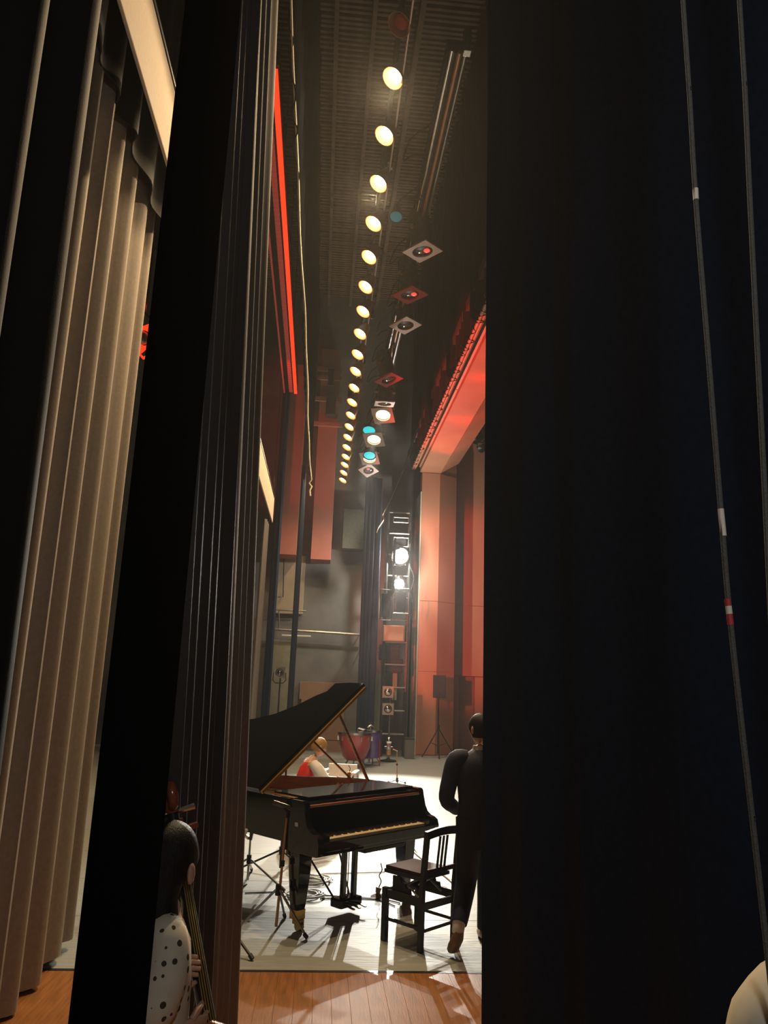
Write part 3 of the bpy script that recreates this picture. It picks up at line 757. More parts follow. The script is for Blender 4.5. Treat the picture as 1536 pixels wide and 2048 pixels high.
# loudspeaker on tripod
base = at_y(876, 1508, 21.6); base.z = 0
t = thing('speaker_stand', 'black tripod stand under the loudspeaker by the red wall', 'stand', base)
obj('pole', cyl(B(), (0, 0, .1), (-.02, 0, 1.62), .022, n=8), 'black_metal', t, smooth=True)
for a in (200, 340, 265): obj('leg', cyl(B(), (0, 0, .78), (.5 * math.cos(math.radians(a)), .5 * math.sin(math.radians(a)), .01), .016, n=6), 'black_metal', t)
for a in (200, 340, 265): obj('brace', cyl(B(), (0, 0, .3), (.25 * math.cos(math.radians(a)), .25 * math.sin(math.radians(a)), .4), .01, n=6), 'black_metal', t)
obj('collar', cyl(B(), (0, 0, .72), (0, 0, .86), .035, n=8), 'black_metal', t)
t = thing('loudspeaker', 'black loudspeaker box on the tripod in front of the red wall', 'loudspeaker', base + Vector((-.02, 0, 1.6)))
bm = B(); prism(bm, [(-.18, -.15), (.18, -.15), (.13, .17), (-.13, .17)], 0, .62); obj('cabinet', bm, 'speaker_black', t)
obj('grille', box2(B(), (-.165, -.165, .02), (.165, -.15, .6), .005), 'speaker_black', t)
obj('badge', box2(B(), (-.02, -.17, .06), (.02, -.165, .075)), 'chrome', t)
# front-of-house fixtures on the hall wall
for i, (px, py, lab) in enumerate(((962, 862, 'dark spotlight high on the hall wall, uppermost of the cluster'), (952, 880, 'dark spotlight high on the hall wall, left one of the cluster'), (964, 897, 'dark spotlight high on the hall wall, lowest of the cluster'))):
    q = at_y(px, py, 22.9); t = thing('wall_spotlight', lab, 'spotlight', q, 0, 'spotlight cluster in the hall')
    R3 = Vector((-.6, -.6, -.5)).to_track_quat('Z', 'Y').to_matrix().to_4x4()
    obj('can', lathe(B(), [(.06, -.3), (.12, -.26), (.13, .06), (.11, .06), (.02, 0)], 14, R3), 'black_metal', t, smooth=True)
    obj('yoke', tube(B(), [(-.15, 0, 0), (-.16, .05, .22), (.16, .05, .22), (.15, 0, 0)], .02, 6), 'dark_metal', t)
    obj('arm', cyl(B(), (0, .05, .22), (0.1, .28, .3), .025, n=6), 'black_metal', t)
# red spotlight peeking past the beige curtain
q = at_y(288, 676, 9.5)
t = thing('wing_spotlight', 'spotlight with a glowing red frame peeking out behind the grey-beige curtain', 'spotlight', q)
R3 = Vector((.75, -.6, -.3)).to_track_quat('Z', 'Y').to_matrix().to_4x4() @ Matrix.Rotation(.7, 4, 'Z')
n = 24
outer = []
for i in range(n):
    a = 2 * PI * i / n + PI / 4; cc, ss = math.cos(a), math.sin(a); k = .15 / max(abs(cc), abs(ss)); outer.append((cc * k, ss * k))
hole = [(.10 * math.cos(2 * PI * i / n + PI / 4), .10 * math.sin(2 * PI * i / n + PI / 4)) for i in range(n)]
obj('can', lathe(B(), [(.06, -.35), (.12, -.3), (.125, -.01), (.1, -.01), (.02, -.06)], 18, R3), 'black_metal', t, smooth=True)
obj('gel_frame', cutout(B(), outer, hole, 0, .02, lambda x, y, z: R3 @ Vector((x, y, z))), 'red_glow', t)
obj('lens', lathe(B(), [(.1, -.02), (.06, .005), (.01, .012)], 18, R3), 'steel', t, smooth=True)
obj('yoke', tube(B(), [(.1, .0, .12), (.06, .05, .3), (-.05, .1, .42), (-.05, .1, .7)], .016, 6), 'chrome', t, smooth=True)
obj('drop_pipe', cyl(B(), (-.05, .1, .66), (-.05, .1, 15.4 - q.z), .024, n=8), 'black_metal', t, smooth=True)
obj('safety_clip', tube(B(), [(.02, -.03, -.18), (-.03, -.03, -.24), (.03, -.03, -.3), (.08, -.03, -.26)], .02, 6), 'red_glow', t, smooth=True)

# ================================================================== GRAND PIANO
TH = math.radians(42.0)
O = Vector((0.035, 6.43, 0))
pn = thing('grand_piano', 'black glossy grand piano with its lid propped open', 'piano', O, TH)
outl = [(0, .30), (0, 2.0), (.03, 2.2), (.12, 2.36), (.28, 2.44), (.46, 2.44), (.62, 2.36), (.74, 2.2), (.80, 2.0), (.86, 1.78), (.96, 1.55), (1.12, 1.36), (1.30, 1.22), (1.44, 1.06), (1.50, .86), (1.50, .30)]
def inset(poly, d):
    n = len(poly); out = []
    for i in range(n):
        p0_, p1_, p2_ = Vector(poly[i - 1]), Vector(poly[i]), Vector(poly[(i + 1) % n])
        a = (p1_ - p0_).normalized(); b = (p2_ - p1_).normalized()
        na, nb = Vector((a.y, -a.x)), Vector((b.y, -b.x))
        m_ = (na + nb).normalized(); out.append(tuple(p1_ + m_ * d / max(.35, m_.dot(na))))
    return out
ins = inset(outl, .045); ins2 = inset(outl, .055)
ident = lambda x, y, z: Vector((x, y, z))
obj('case_rim', cutout(B(), outl, ins, .66, 1.0, ident), 'black_gloss', pn)
obj('inner_rim', cutout(B(), ins, ins2, .72, .995, ident), 'rim_wood', pn)
bm = B(); prism(bm, inset(outl, .05), .665, .70); obj('underside_board', bm, 'black_satin', pn)
bm = B(); prism(bm, [(x, y if y > .4 else .42) for x, y in inset(outl, .07)], .84, .87); obj('iron_plate', bm, 'gold', pn)
bm = B()
for i in range(40):
    u = .12 + i * .033
    cyl(bm, (u, .5, .9), (u * .55 + .08, 2.3 - i * .03, .9), .0022, n=4)
obj('strings', bm, 'brass', pn, kind='stuff')
# front box
obj('key_bed', box2(B(), (0, -.03, .60), (1.5, .40, .665), .006), 'black_gloss', pn)
obj('key_slip', box2(B(), (.03, -.045, .63), (1.47, -.02, .705), .006), 'black_gloss', pn)
arm_prof = [(-.05, .61), (-.05, .70), (-.035, .745), (.0, .765), (.045, .775), (.085, .80), (.115, .85), (.135, .92), (.15, .985), (.17, 1.0), (.34, 1.0), (.34, .61)]
for x0 in (-.001, 1.441):
    bm = B(); prism(bm, arm_prof, x0, x0 + .06, lambda y, z, x: Vector((x, y, z))); obj('arm', bm, 'black_gloss', pn)
for x0 in (.062, 1.345):
    obj('key_block', box2(B(), (x0, -.015, .67), (x0 + .093, .15, .745), .006), 'black_gloss', pn)
KW = (1.345 - .157) / 52
bm = B()
for i in range(52):
    box2(bm, (.157 + i * KW + .0005, -.01, .69), (.157 + (i + 1) * KW - .0005, .15, .722))
obj('white_keys', bm, 'ivory', pn, kind='stuff')
bm = B()
for i in range(51):
    if (i + 2) % 7 in (0, 1, 3, 4, 5) if False else (i % 7 in (0, 2, 3, 5, 6)):
        c = .157 + (i + 1) * KW
        box2(bm, (c - .006, .05, .715), (c + .006, .15, .734))
obj('black_keys', bm, 'ebony', pn, kind='stuff')
obj('fall_board', box(B(), (.75, .168, .84), (1.376, .022, .25), Matrix.Rotation(math.radians(-4), 3, 'X'), .006), 'black_gloss', pn)
obj('fall_board_lip', cyl(B(), (.065, .15, .955), (1.435, .15, .955), .012, n=8), 'rim_wood', pn, smooth=True)
obj('front_rail', box2(B(), (.06, .17, .955), (1.44, .225, .985), .006), 'black_gloss', pn)
obj('music_desk', box2(B(), (.10, .21, 1.0), (1.42, .66, 1.018), .005), 'black_gloss', pn)
obj('hook_catch', box2(B(), (.005, .20, .80), (-.006, .24, .83)), 'chrome', pn)
# lid, opened about the hinge on the straight side
PHI = math.radians(36.5)
Rl = Matrix.Rotation(-PHI, 4, 'Y')
lid_poly = [(x, y) for x, y in inset(outl, -.02)]
lid_poly[0] = (-.02, .70); lid_poly[-1] = (1.52, .70)
li = link('lid', bpy.data.meshes.new('lid'), 'black_gloss', pn)
bm = B(); prism(bm, lid_poly, 0, .024, lambda x, y, z: Rl @ Vector((x, y, z)) + Vector((0, 0, 1.012)))
bmesh.ops.recalc_face_normals(bm, faces=bm.faces[:]); bm.to_mesh(li.data); bm.free()
bm = B(); prism(bm, [(-.02, .70), (-.02, 1.10), (1.50, 1.10), (1.52, .90), (1.52, .70)], .026, .048, lambda x, y, z: Rl @ Vector((x, y, z)) + Vector((0, 0, 1.012))); obj('folded_flap', bm, 'black_gloss', pn)
obj('lid_edge_highlight', box2(B(), (0, 0, -.004), (1.52, .02, .02)), 'gold', pn)  # gold strip in place of light reflecting off the lid edge
bpy.data.objects['lid_edge_highlight'].rotation_euler = (0, -PHI, 0); bpy.data.objects['lid_edge_highlight'].location = (-.01, .678, 1.0)
for v in (.95, 1.45, 1.95):
    obj('hinge', box2(B(), (-.03, v, .96), (.0, v + .09, 1.03), .004), 'brass', pn)
pt = Rl @ Vector((1.16, .80, 0)) + Vector((0, 0, 1.012))
obj('lid_prop', cyl(B(), (1.44, .80, .96), pt, .016, .013, n=8), 'rim_wood', pn, smooth=True)
obj('lid_prop', cyl(B(), (1.44, 1.02, .96), Rl @ Vector((.83, 1.02, 0)) + Vector((0, 0, 1.012)), .011, n=8), 'rim_wood', pn, smooth=True)
# legs with ferrules and casters
for (u, v) in ((.10, .27), (1.40, .27), (.42, 2.12)):
    bm = B()
    loft(bm, [[(u + sx * r, v + sy * r, z) for sx, sy in ((-1, -1), (1, -1), (1, 1), (-1, 1))] for z, r in ((.16, .040), (.20, .046), (.42, .062), (.56, .068), (.565, .085), (.60, .085))])
    lg = obj('leg', bm, 'black_gloss', pn)
    obj('ferrule', box2(B(), (u - .046, v - .046, .085), (u + .046, v + .046, .16), .004), 'brass', lg)
    obj('caster_fork', box2(B(), (u - .035, v - .05, .05), (u + .035, v + .02, .085), .004), 'brass', lg)
    bm = B(); cyl(bm, (u - .022, v - .03, .036), (u + .022, v - .03, .036), .036, n=16); obj('caster_wheel', bm, 'brass', lg, smooth=True)
# pedal lyre
for u in (.685, .815):
    obj('lyre_post', box2(B(), (u - .022, .33, .12), (u + .022, .37, .62), .006), 'black_gloss', pn)
obj('lyre_box', box2(B(), (.62, .30, .05), (.88, .44, .125), .015), 'black_gloss', pn)
obj('lyre_head', box2(B(), (.60, .30, .575), (.90, .40, .61), .006), 'black_gloss', pn)
for u in (.68, .75, .82):
    obj('pedal', box(B(), (u, .255, .07), (.026, .12, .012), Matrix.Rotation(.1, 3, 'X'), .004), 'brass', pn)
    obj('pedal_rod', cyl(B(), (u, .36, .12), (u, .36, .6), .005, n=6), 'brass', pn)
for u0, u1 in ((.66, .50), (.84, 1.0)):
    obj('lyre_brace', cyl(B(), (u0, .42, .1), (u1, .85, .63), .009, n=8), 'black_metal', pn)
obj('key_lock_strip', box2(B(), (.55, -.03, .565), (1.05, .2, .60), .005), 'black_satin', pn)
# gold mark on the inner rim
em = []
for i in range(40):
    t_ = i / 39; em.append((1.0 + .22 * t_, 0, .88 + .02 * math.sin(t_ * 15) + .012 * math.cos(t_ * 29)))
bm = B()
e0, e1 = Vector(ins2[13]), Vector(ins2[12])
pts = []
for i in range(40):
    t_ = i / 39; q = e0.lerp(e1, .15 + .6 * t_) ; pts.append((q.x - .012, q.y - .02, .93 + .018 * math.sin(t_ * 16) + .01 * math.cos(t_ * 31)))
obj('gilt_emblem', tube(bm, pts, .005, 5), 'gold', pn, smooth=True)

# ================================================================== PIANO CHAIR
CB = Vector((0.868, 6.20, 0))
ch = thing('piano_chair', 'dark wooden piano chair with slatted back and brown padded seat', 'chair', CB, TH)
W_, D_ = .40, .37
def post(x, y, z0, z1, s=.034, lean=0.0, m='black_satin', nm='leg'):
    bm = B(); loft(bm, [[(x + sx * s / 2, y + lean * t_ + sy * s / 2, z) for sx, sy in ((-1, -1), (1, -1), (1, 1), (-1, 1))] for z, t_ in ((z0, 0.0), ((z0 + z1) / 2, 0.15), (z1, 1.0))]); return obj(nm, bm, m, ch)
post(0, 0, 0, .86, .036, -.05); post(W_, 0, 0, .86, .036, -.05)
post(0, D_, 0, .385, .042); post(W_, D_, 0, .385, .042)
bm = B()
tr = [[(x, -.055 + dy, .80 + .0 + dz + .018 * math.sin(PI * (x + .02) / (W_ + .04))) for dy, dz in ((-.014, 0), (.014, 0), (.014, .06), (-.014, .06))] for x in [(-.02 + (W_ + .04) * k / 10) for k in range(11)]]
loft(bm, tr); obj('top_rail', bm, 'black_satin', ch)
obj('back_rail', box2(B(), (0, -.032, .54), (W_, -.008, .575), .004), 'leather', ch)
for x in (.155, .2, .245):
    bm = B(); loft(bm, [[(x + sx * .008, y + sy * .006, z) for sx, sy in ((-1, -1), (1, -1), (1, 1), (-1, 1))] for z, y in ((.57, -.022), (.81, -.052))]); obj('back_slat', bm, 'black_satin', ch)
bm = box2(B(), (.015, .03, .485), (W_ - .015, D_ + .04, .515), .006); obj('seat_board', bm, 'black_satin', ch)
bm = box2(B(), (.022, .037, .513), (W_ - .022, D_ + .033, .545), .014); obj('seat', bm, 'leather', ch, smooth=True)
for x in (0, W_):
    obj('apron', box2(B(), (x - .012, .0, .31), (x + .012, D_, .375), .004), 'black_satin', ch)
    bm = B(); prism(bm, [(.06, .37), (.12, .37), (.13, .41), (.17, .41), (.18, .44), (.22, .44), (.23, .48), (.31, .48), (.31, .37)], x - .03 if x > 0 else x + .012, x - .012 if x > 0 else x + .03, lambda y, z, q: Vector((q, y, z))); obj('height_ratchet', bm, 'black_metal', ch)
    obj('stretcher', box2(B(), (x - .01, .0, .15), (x + .01, D_, .175), .003), 'black_satin', ch)
obj('apron', box2(B(), (0, D_ - .012, .31), (W_, D_ + .012, .375), .004), 'black_satin', ch)
obj('apron', box2(B(), (0, -.012, .285), (W_, .012, .335), .004), 'black_satin', ch)
obj('stretcher', box2(B(), (0, -.01, .13), (W_, .01, .155), .003), 'black_satin', ch)
for x in (.06, W_ - .06):
    obj('lift_arm', cyl(B(), (x, .08, .36), (x, D_ - .05, .49), .008, n=6), 'steel', ch)
    obj('lift_arm', cyl(B(), (x, D_ - .05, .36), (x, .08, .49), .008, n=6), 'steel', ch)

# ================================================================== MICROPHONE STANDS, CABLES
def mic_stand(base, top_z, label, m='steel', legs=(200, 320, 80), hub=.30, leg_r=.33, lean=(0, 0), mic=None, boom=None):
    t = thing('mic_stand', label, 'mic stand', base, 0, 'microphone stands')
    top = Vector((lean[0], lean[1], top_z))
    obj('pole', cyl(B(), (0, 0, .03), top, .0125, .010, n=10), m, t, smooth=True)
    for a in legs:
        c, s = math.cos(math.radians(a)), math.sin(math.radians(a))
        lg = obj('leg', cyl(B(), (.02 * c, .02 * s, hub), (leg_r * c, leg_r * s, .02), .010, n=8), 'steel' if m != 'black_metal' else m, t, smooth=True)
        obj('rubber_foot', cyl(B(), (leg_r * .93 * c, leg_r * .93 * s, .035), (leg_r * 1.03 * c, leg_r * 1.03 * s, .012), .016, n=8), 'cable_black', lg, smooth=True)
    obj('hub', cyl(B(), (0, 0, hub - .04), (0, 0, hub + .04), .024, n=10), 'black_metal', t, smooth=True)
    if top_z > .5:
        obj('height_collar', cyl(B(), top * .55, top * .60, .02, n=10), 'black_metal', t, smooth=True)
    if boom:
        obj('boom', cyl(B(), top, top + Vector(boom), .009, n=8), m, t, smooth=True)
    return t, top
t, top = mic_stand(Vector((-.235, 6.68, 0)), .87, 'grey straight mic stand standing at the near left corner of the piano', 'reflector', (193, 320, 80), .30, .32, (.035, 0))
obj('clip', tube(B(), [top + Vector((0, 0, -.02)), top + Vector((0, 0, .03)), top + Vector((-.02, -.02, .055))], .014, 8), 'black_metal', t, smooth=True)
mc = thing('microphone', 'black pencil microphone clipped on the near mic stand', 'microphone', Vector((-.235, 6.68, 0)) + top + Vector((0, 0, .06)))
obj('body', cyl(B(), (-.12, .02, .035), (.06, -.02, -.01), .020, .024, n=14), 'black_gloss', mc, smooth=True)
obj('grille', cyl(B(), (.06, -.02, -.01), (.12, -.033, -.025), .026, .022, n=14), 'chrome', mc, smooth=True)
q = at_z(497, 1772, 0)
t, top = mic_stand(Vector((q.x - .02, q.y + .1, 0)), .40, 'low chrome tripod mic stand under the piano tail', 'steel', (-38, 200, 90), .22, .46)
mc = thing('microphone', 'small dark microphone on the low stand under the piano', 'microphone', Vector((q.x - .02, q.y + .1, .40)))
obj('body', cyl(B(), (0, 0, 0), (.02, -.02, .13), .018, .022, n=10), 'black_gloss', mc, smooth=True); obj('grille', cyl(B(), (.02, -.02, .13), (.025, -.025, .17), .024, .012, n=10), 'chrome', mc, smooth=True)
q = at_z(560, 1742, 0)
t, top = mic_stand(Vector((q.x, q.y, 0)), 1.15, 'dark mic stand behind the piano with one leg pointing toward the cable coil', 'black_metal', (-40, 180, 70), .2, .42)
q = at_y(497, 1672, 6.1)
t, top = mic_stand(Vector((q.x - .14, 6.2, 0)), q.z - .01, 'mic stand almost hidden behind the black drape with only its chrome clip showing', 'black_metal', (200, 320, 80), .2, .30, (.0, 0))
obj('clip', tube(B(), [top, top + Vector((.08, -.03, .02)), top + Vector((.14, -.06, -.01))], .016, 8), 'chrome', t, smooth=True)
obj('clip_screw', cyl(B(), top + Vector((.1, -.05, .0)), top + Vector((.12, -.08, .05)), .014, n=8), 'chrome', t, smooth=True)
# far mic stand in front of the tower
q = at_z(794, 1566, 0)
t, top = mic_stand(q, .62, 'short mic stand with red-tinted pole near the speaker side of the stage', 'reflector', (200, 320, 80), .06, .2, (-.02, 0), boom=(-.17, 0, .06))
mc = thing('microphone', 'bulky bright microphone on the short red-tinted stand', 'microphone', q + Vector((-.19, 0, .68)))
obj('body', cyl(B(), (0, 0, -.14), (0, 0, .12), .05, .04, n=12), 'reflector', mc, smooth=True); obj('grille', ellipsoid(B(), (0, 0, .13), (.06, .06, .07), 12), 'chrome', mc, smooth=True); obj('shock_mount', lathe(B(), [(.08, -.03), (.09, -.03), (.09, .02), (.08, .02)], 14), 'chrome', mc, smooth=True)
# coiled cables
rr = random.Random(2)
for i, (px, py, m, lab, R0) in enumerate(((612, 1794, 'cable_white', 'loose coil of pale cable right of the near piano leg', .13), (622, 1764, 'cable_white', 'second pale cable coil lying behind the first near the piano leg', .15))):
    c = at_z(px, py, 0); pts = []
    for k in range(70):
        a = k * .5; r = R0 * (1 + .35 * math.sin(k * .37 + i)); pts.append((c.x + r * math.cos(a) * 1.1 + .02 * math.sin(k * .11), c.y + r * .9 * math.sin(a), .012 + .01 * (1 + math.sin(k * .9))))
    o = obj('coiled_cable', tube(B(), smooth_path(pts, 3), .0075, 6), m, smooth=True); tag(o, lab, 'cable')
def cable(pxs, m, lab, r=.006):
    pts = [at_z(x, y, r + .002) for x, y in pxs]
    o = obj('floor_cable', tube(B(), smooth_path(pts, 8), r, 6), m, smooth=True); tag(o, lab, 'cable')
cable([(640, 1790), (690, 1793), (740, 1796), (775, 1800), (800, 1806)], 'cable_black', 'black cable crossing the floor behind the piano pedals')
cable([(640, 1797), (700, 1797), (755, 1799), (790, 1812)], 'cable_black', 'second black cable running just in front of the floor cable')
cable([(596, 1760), (640, 1748), (700, 1746), (770, 1744)], 'cable_white', 'thin pale cable running from the coils under the keyboard')
cable([(812, 1680), (825, 1700), (850, 1722), (900, 1760), (925, 1790)], 'cable_white', 'pale cable behind the chair running to the man', .009)
cable([(820, 1680), (840, 1712), (880, 1745), (930, 1775)], 'cable_white', 'thicker pale cable beside the other one behind the chair', .009)
cable([(490, 1786), (520, 1785), (545, 1784)], 'cable_black', 'short dark cable by the near mic stand foot')
c = at_z(757, 1795, 0)
t = thing('floor_microphone', 'small floor microphone with a curly upright cable left of the chair', 'microphone', c)
obj('base', lathe(B(), [(.075, 0), (.075, .012), (.04, .03), (.015, .04)], 14), 'shoe_brown', t, smooth=True)
obj('capsule', cyl(B(), (-.01, 0, .04), (0, 0, .09), .022, .03, n=10), 'shoe_brown', t, smooth=True)
obj('cord', tube(B(), smooth_path([(0, 0, .09), (.02, 0, .14), (0, 0, .19), (.025, 0, .24), (.01, 0, .30)], 5), .006, 6), 'shoe_brown', t, smooth=True)

# ================================================================== DRUMS
dc = at_z(708, 1536, 0)
dr = thing('bass_drum', 'large red bass drum seen beyond the piano', 'drum', dc)
dv = Vector((-.35, -.85, .38)).normalized()
R3 = dv.to_track_quat('Z', 'Y').to_matrix().to_4x4(); R3.translation = Vector((-.05, .1, .55))
dr2 = Matrix.Translation((0, .1, 0))
obj('shell', lathe(B(), [(.12, .16), (.2, .17), (.28, .25), (.36, .45), (.395, .72), (.395, .78)], 28, dr2), 'drum_red', dr, smooth=True)
obj('head', lathe(B(), [(.39, .775), (.37, .79), (.01, .792)], 28, dr2), 'drum_skin', dr, smooth=True)
obj('hoop', lathe(B(), [(.395, .75), (.415, .75), (.415, .80), (.395, .80)], 28, dr2), 'chrome', dr, smooth=True)
for i in range(10):
    a = 2 * PI * i / 10
    obj('lug', box(B(), (.40 * math.cos(a), .1 + .40 * math.sin(a), .66), (.03, .03, .1), Matrix.Rotation(a, 3, 'Z')), 'chrome', dr)
for a in (210, 330, 90):
    c, s = math.cos(math.radians(a)), math.sin(math.radians(a)); obj('leg', cyl(B(), (.15 * c, .1 + .15 * s, .2), (.3 * c, .1 + .3 * s, .0), .018, n=8), 'steel', dr, smooth=True)
q = at_z(748, 1532, 0)
t = thing('floor_tom', 'purple floor tom with white head beside the red bass drum', 'drum', q + Vector((-.05, .2, 0)))
obj('shell', lathe(B(), [(.20, .18), (.21, .18), (.21, .80), (.20, .80)], 24), 'drum_purple', t, smooth=True)
obj('head', lathe(B(), [(.205, .80), (.19, .81), (.01, .815)], 24), 'drum_skin', t, smooth=True)
obj('hoop', lathe(B(), [(.21, .77), (.228, .77), (.228, .82), (.21, .82)], 24), 'chrome', t, smooth=True)
for a in (200, 320, 80):
    c, s = math.cos(math.radians(a)), math.sin(math.radians(a)); obj('leg', cyl(B(), (.225 * c, .225 * s, .6), (.245 * c, .245 * s, 0), .014, n=8), 'drum_red', t, smooth=True)
t = thing('snare_drum', 'white-topped snare drum tilted above the red bass drum', 'drum', at_y(730, 1470, dc.y + .95))
Rt = Matrix.Rotation(.25, 4, 'Y')
obj('shell', lathe(B(), [(.2, 0), (.22, 0), (.22, .1), (.2, .1)], 24, Rt), 'chrome', t, smooth=True)
obj('head', lathe(B(), [(.215, .1), (.2, .125), (.01, .13)], 24, Rt), 'drum_skin', t, smooth=True)
obj('stand', cyl(B(), (0, 0, 0), (0, .1, -t.location.z), .02, n=8), 'steel', t, smooth=True)
t = thing('cymbal_stand', 'chrome stand topped with a wing nut rising behind the drums', 'stand', at_z(736, 1528, 0) + Vector((.05, .3, 0)))
hz = at_y(736, 1442, t.location.y).z
obj('pole', cyl(B(), (0, 0, 0), (0, 0, hz), .014, n=8), 'steel', t, smooth=True)
obj('wing_nut', cyl(B(), (0, 0, hz - .04), (0, 0, hz + .02), .03, .02, n=8), 'chrome', t, smooth=True)
obj('clamp_arm', tube(B(), [(-.08, 0, hz - .16), (0, 0, hz - .1), (.09, 0, hz - .14)], .022, 8), 'chrome', t, smooth=True)
for a in (210, 330, 90):
    c, s = math.cos(math.radians(a)), math.sin(math.radians(a)); obj('leg', cyl(B(), (0, 0, .35), (.3 * c, .3 * s, .01), .012, n=8), 'steel', t)

# ================================================================== PEOPLE
def skin_mesh(verts, edges, radii, root=0, sub=1):
    me = bpy.data.meshes.new('tmp'); me.from_pydata([tuple(v) for v in verts], edges, [])
    o = bpy.data.objects.new('tmp', me); COL.objects.link(o)
    o.modifiers.new('skin', 'SKIN').use_smooth_shade = True
    for i, r in enumerate(radii):
        sv = me.skin_vertices[0].data[i]; sv.radius = (r, r) if not isinstance(r, tuple) else r
        sv.use_root = (i == root)
    s = o.modifiers.new('sub', 'SUBSURF'); s.levels = sub; s.render_levels = sub
    dg = bpy.context.evaluated_depsgraph_get(); ev = o.evaluated_get(dg)
    out = bpy.data.meshes.new_from_object(ev)
    bpy.data.objects.remove(o); bpy.data.meshes.remove(me)
    return out
def add_hand(bm, wrist, direction, palm_n, side=1, size=1.0, curl=0.6):
    """palm and five unequal bent fingers; fingers curl toward palm_n"""
    d = Vector(direction).normalized(); n = Vector(palm_n).normalized(); n = (n - d * n.dot(d)).normalized(); s = d.cross(n) * side
    w0 = Vector(wrist); k = size
    rings = []
    for t, hw, ht in ((-.01, .024, .018), (.02, .03, .017), (.055, .039, .015), (.085, .04, .012), (.092, .034, .008)):
        c = w0 + d * t * k
        rings.append([c + (s * math.cos(2 * PI * i / 12) * hw + n * math.sin(2 * PI * i / 12) * ht) * k for i in range(12)])
    loft(bm, rings)
    for j, (off, ln) in enumerate(((-.028, .068), (-.0095, .078), (.0095, .074), (.027, .056))):
        p = w0 + (d * .078 + s * off) * k; pts = [p]; ang = 0; dirv = d
        for q in range(3):
            ang += curl * (.8 if q == 0 else 1.0)
            dirv = d * math.cos(ang) + n * math.sin(ang)
            p = p + dirv * ln * k * (.45, .31, .24)[q]; pts.append(p)
        tube(bm, pts, [.0095 * k, .009 * k, .008 * k, .0055 * k], 8)
    p = w0 + (d * .025 - s * .026) * k
    tube(bm, [p, p + (d * .02 - s * .024 + n * .012) * k, p + (d * .045 - s * .03 + n * .03) * k, p + (d * .06 - s * .022 + n * .045) * k], [.012 * k, .012 * k, .010 * k, .007 * k], 8)
def add_head(bm, c, R, s=1.0):
    """skull with jaw, nose, brow, ears; face toward local +Y"""
    rings = []; NS, NR = 24, 18
    for j in range(1, NR):
        t = PI * j / NR; ring = []
        for i in range(NS):
            a = 2 * PI * i / NS
            x, y, z = math.sin(t) * math.cos(a), math.sin(t) * math.sin(a), -math.cos(t)
            X, Y, Z = .073 * x, .092 * y, .115 * z
            if z < 0:
                k = 1 + .42 * z * (1 if y > -.3 else .6); X *= k
                if y > 0: Y *= 1 + .12 * z * -1 * y
                else: Y *= 1 + .5 * z
            if y > .6:
                g = math.exp(-(x / .17) ** 2)
                Y += .022 * g * math.exp(-((z + .12) / .17) ** 2)          # nose
                Y -= .010 * math.exp(-((abs(x) - .38) / .2) ** 2) * math.exp(-((z - .05) / .13) ** 2)   # eye sockets
                Y += .006 * math.exp(-((z + .48) / .09) ** 2) * math.exp(-(x / .32) ** 2)   # lips
                Y += .008 * math.exp(-((z + .85) / .14) ** 2) * g           # chin
            ring.append(c + R @ (Vector((X, Y, Z)) * s))
        rings.append(ring)
    loft(bm, rings)
    for sx in (-1, 1):
        ellipsoid(bm, c + R @ (Vector((sx * .076, -.005, -.005)) * s), (.010 * s, .020 * s, .033 * s), 10, R @ Matrix.Rotation(sx * .35, 3, 'Z'))
def rings_loft(rows, n=20):
    """rows: (centre, rx, ry) ellipses stacked into a garment"""
    bm = B()
    loft(bm, [[Vector(c) + Vector((rx * math.cos(2 * PI * i / n), ry * math.sin(2 * PI * i / n), 0)) for i in range(n)] for c, rx, ry in rows]); return bm
def sleeve(pts, r, n=14):
    return tube(B(), smooth_path(pts, 4), [x for x in interp(r, 4)], n)
def interp(r, k):
    out = []
    for a, b in zip(r[:-1], r[1:]):
        out += [a + (b - a) * j / k for j in range(k)]
    return out + [r[-1]]
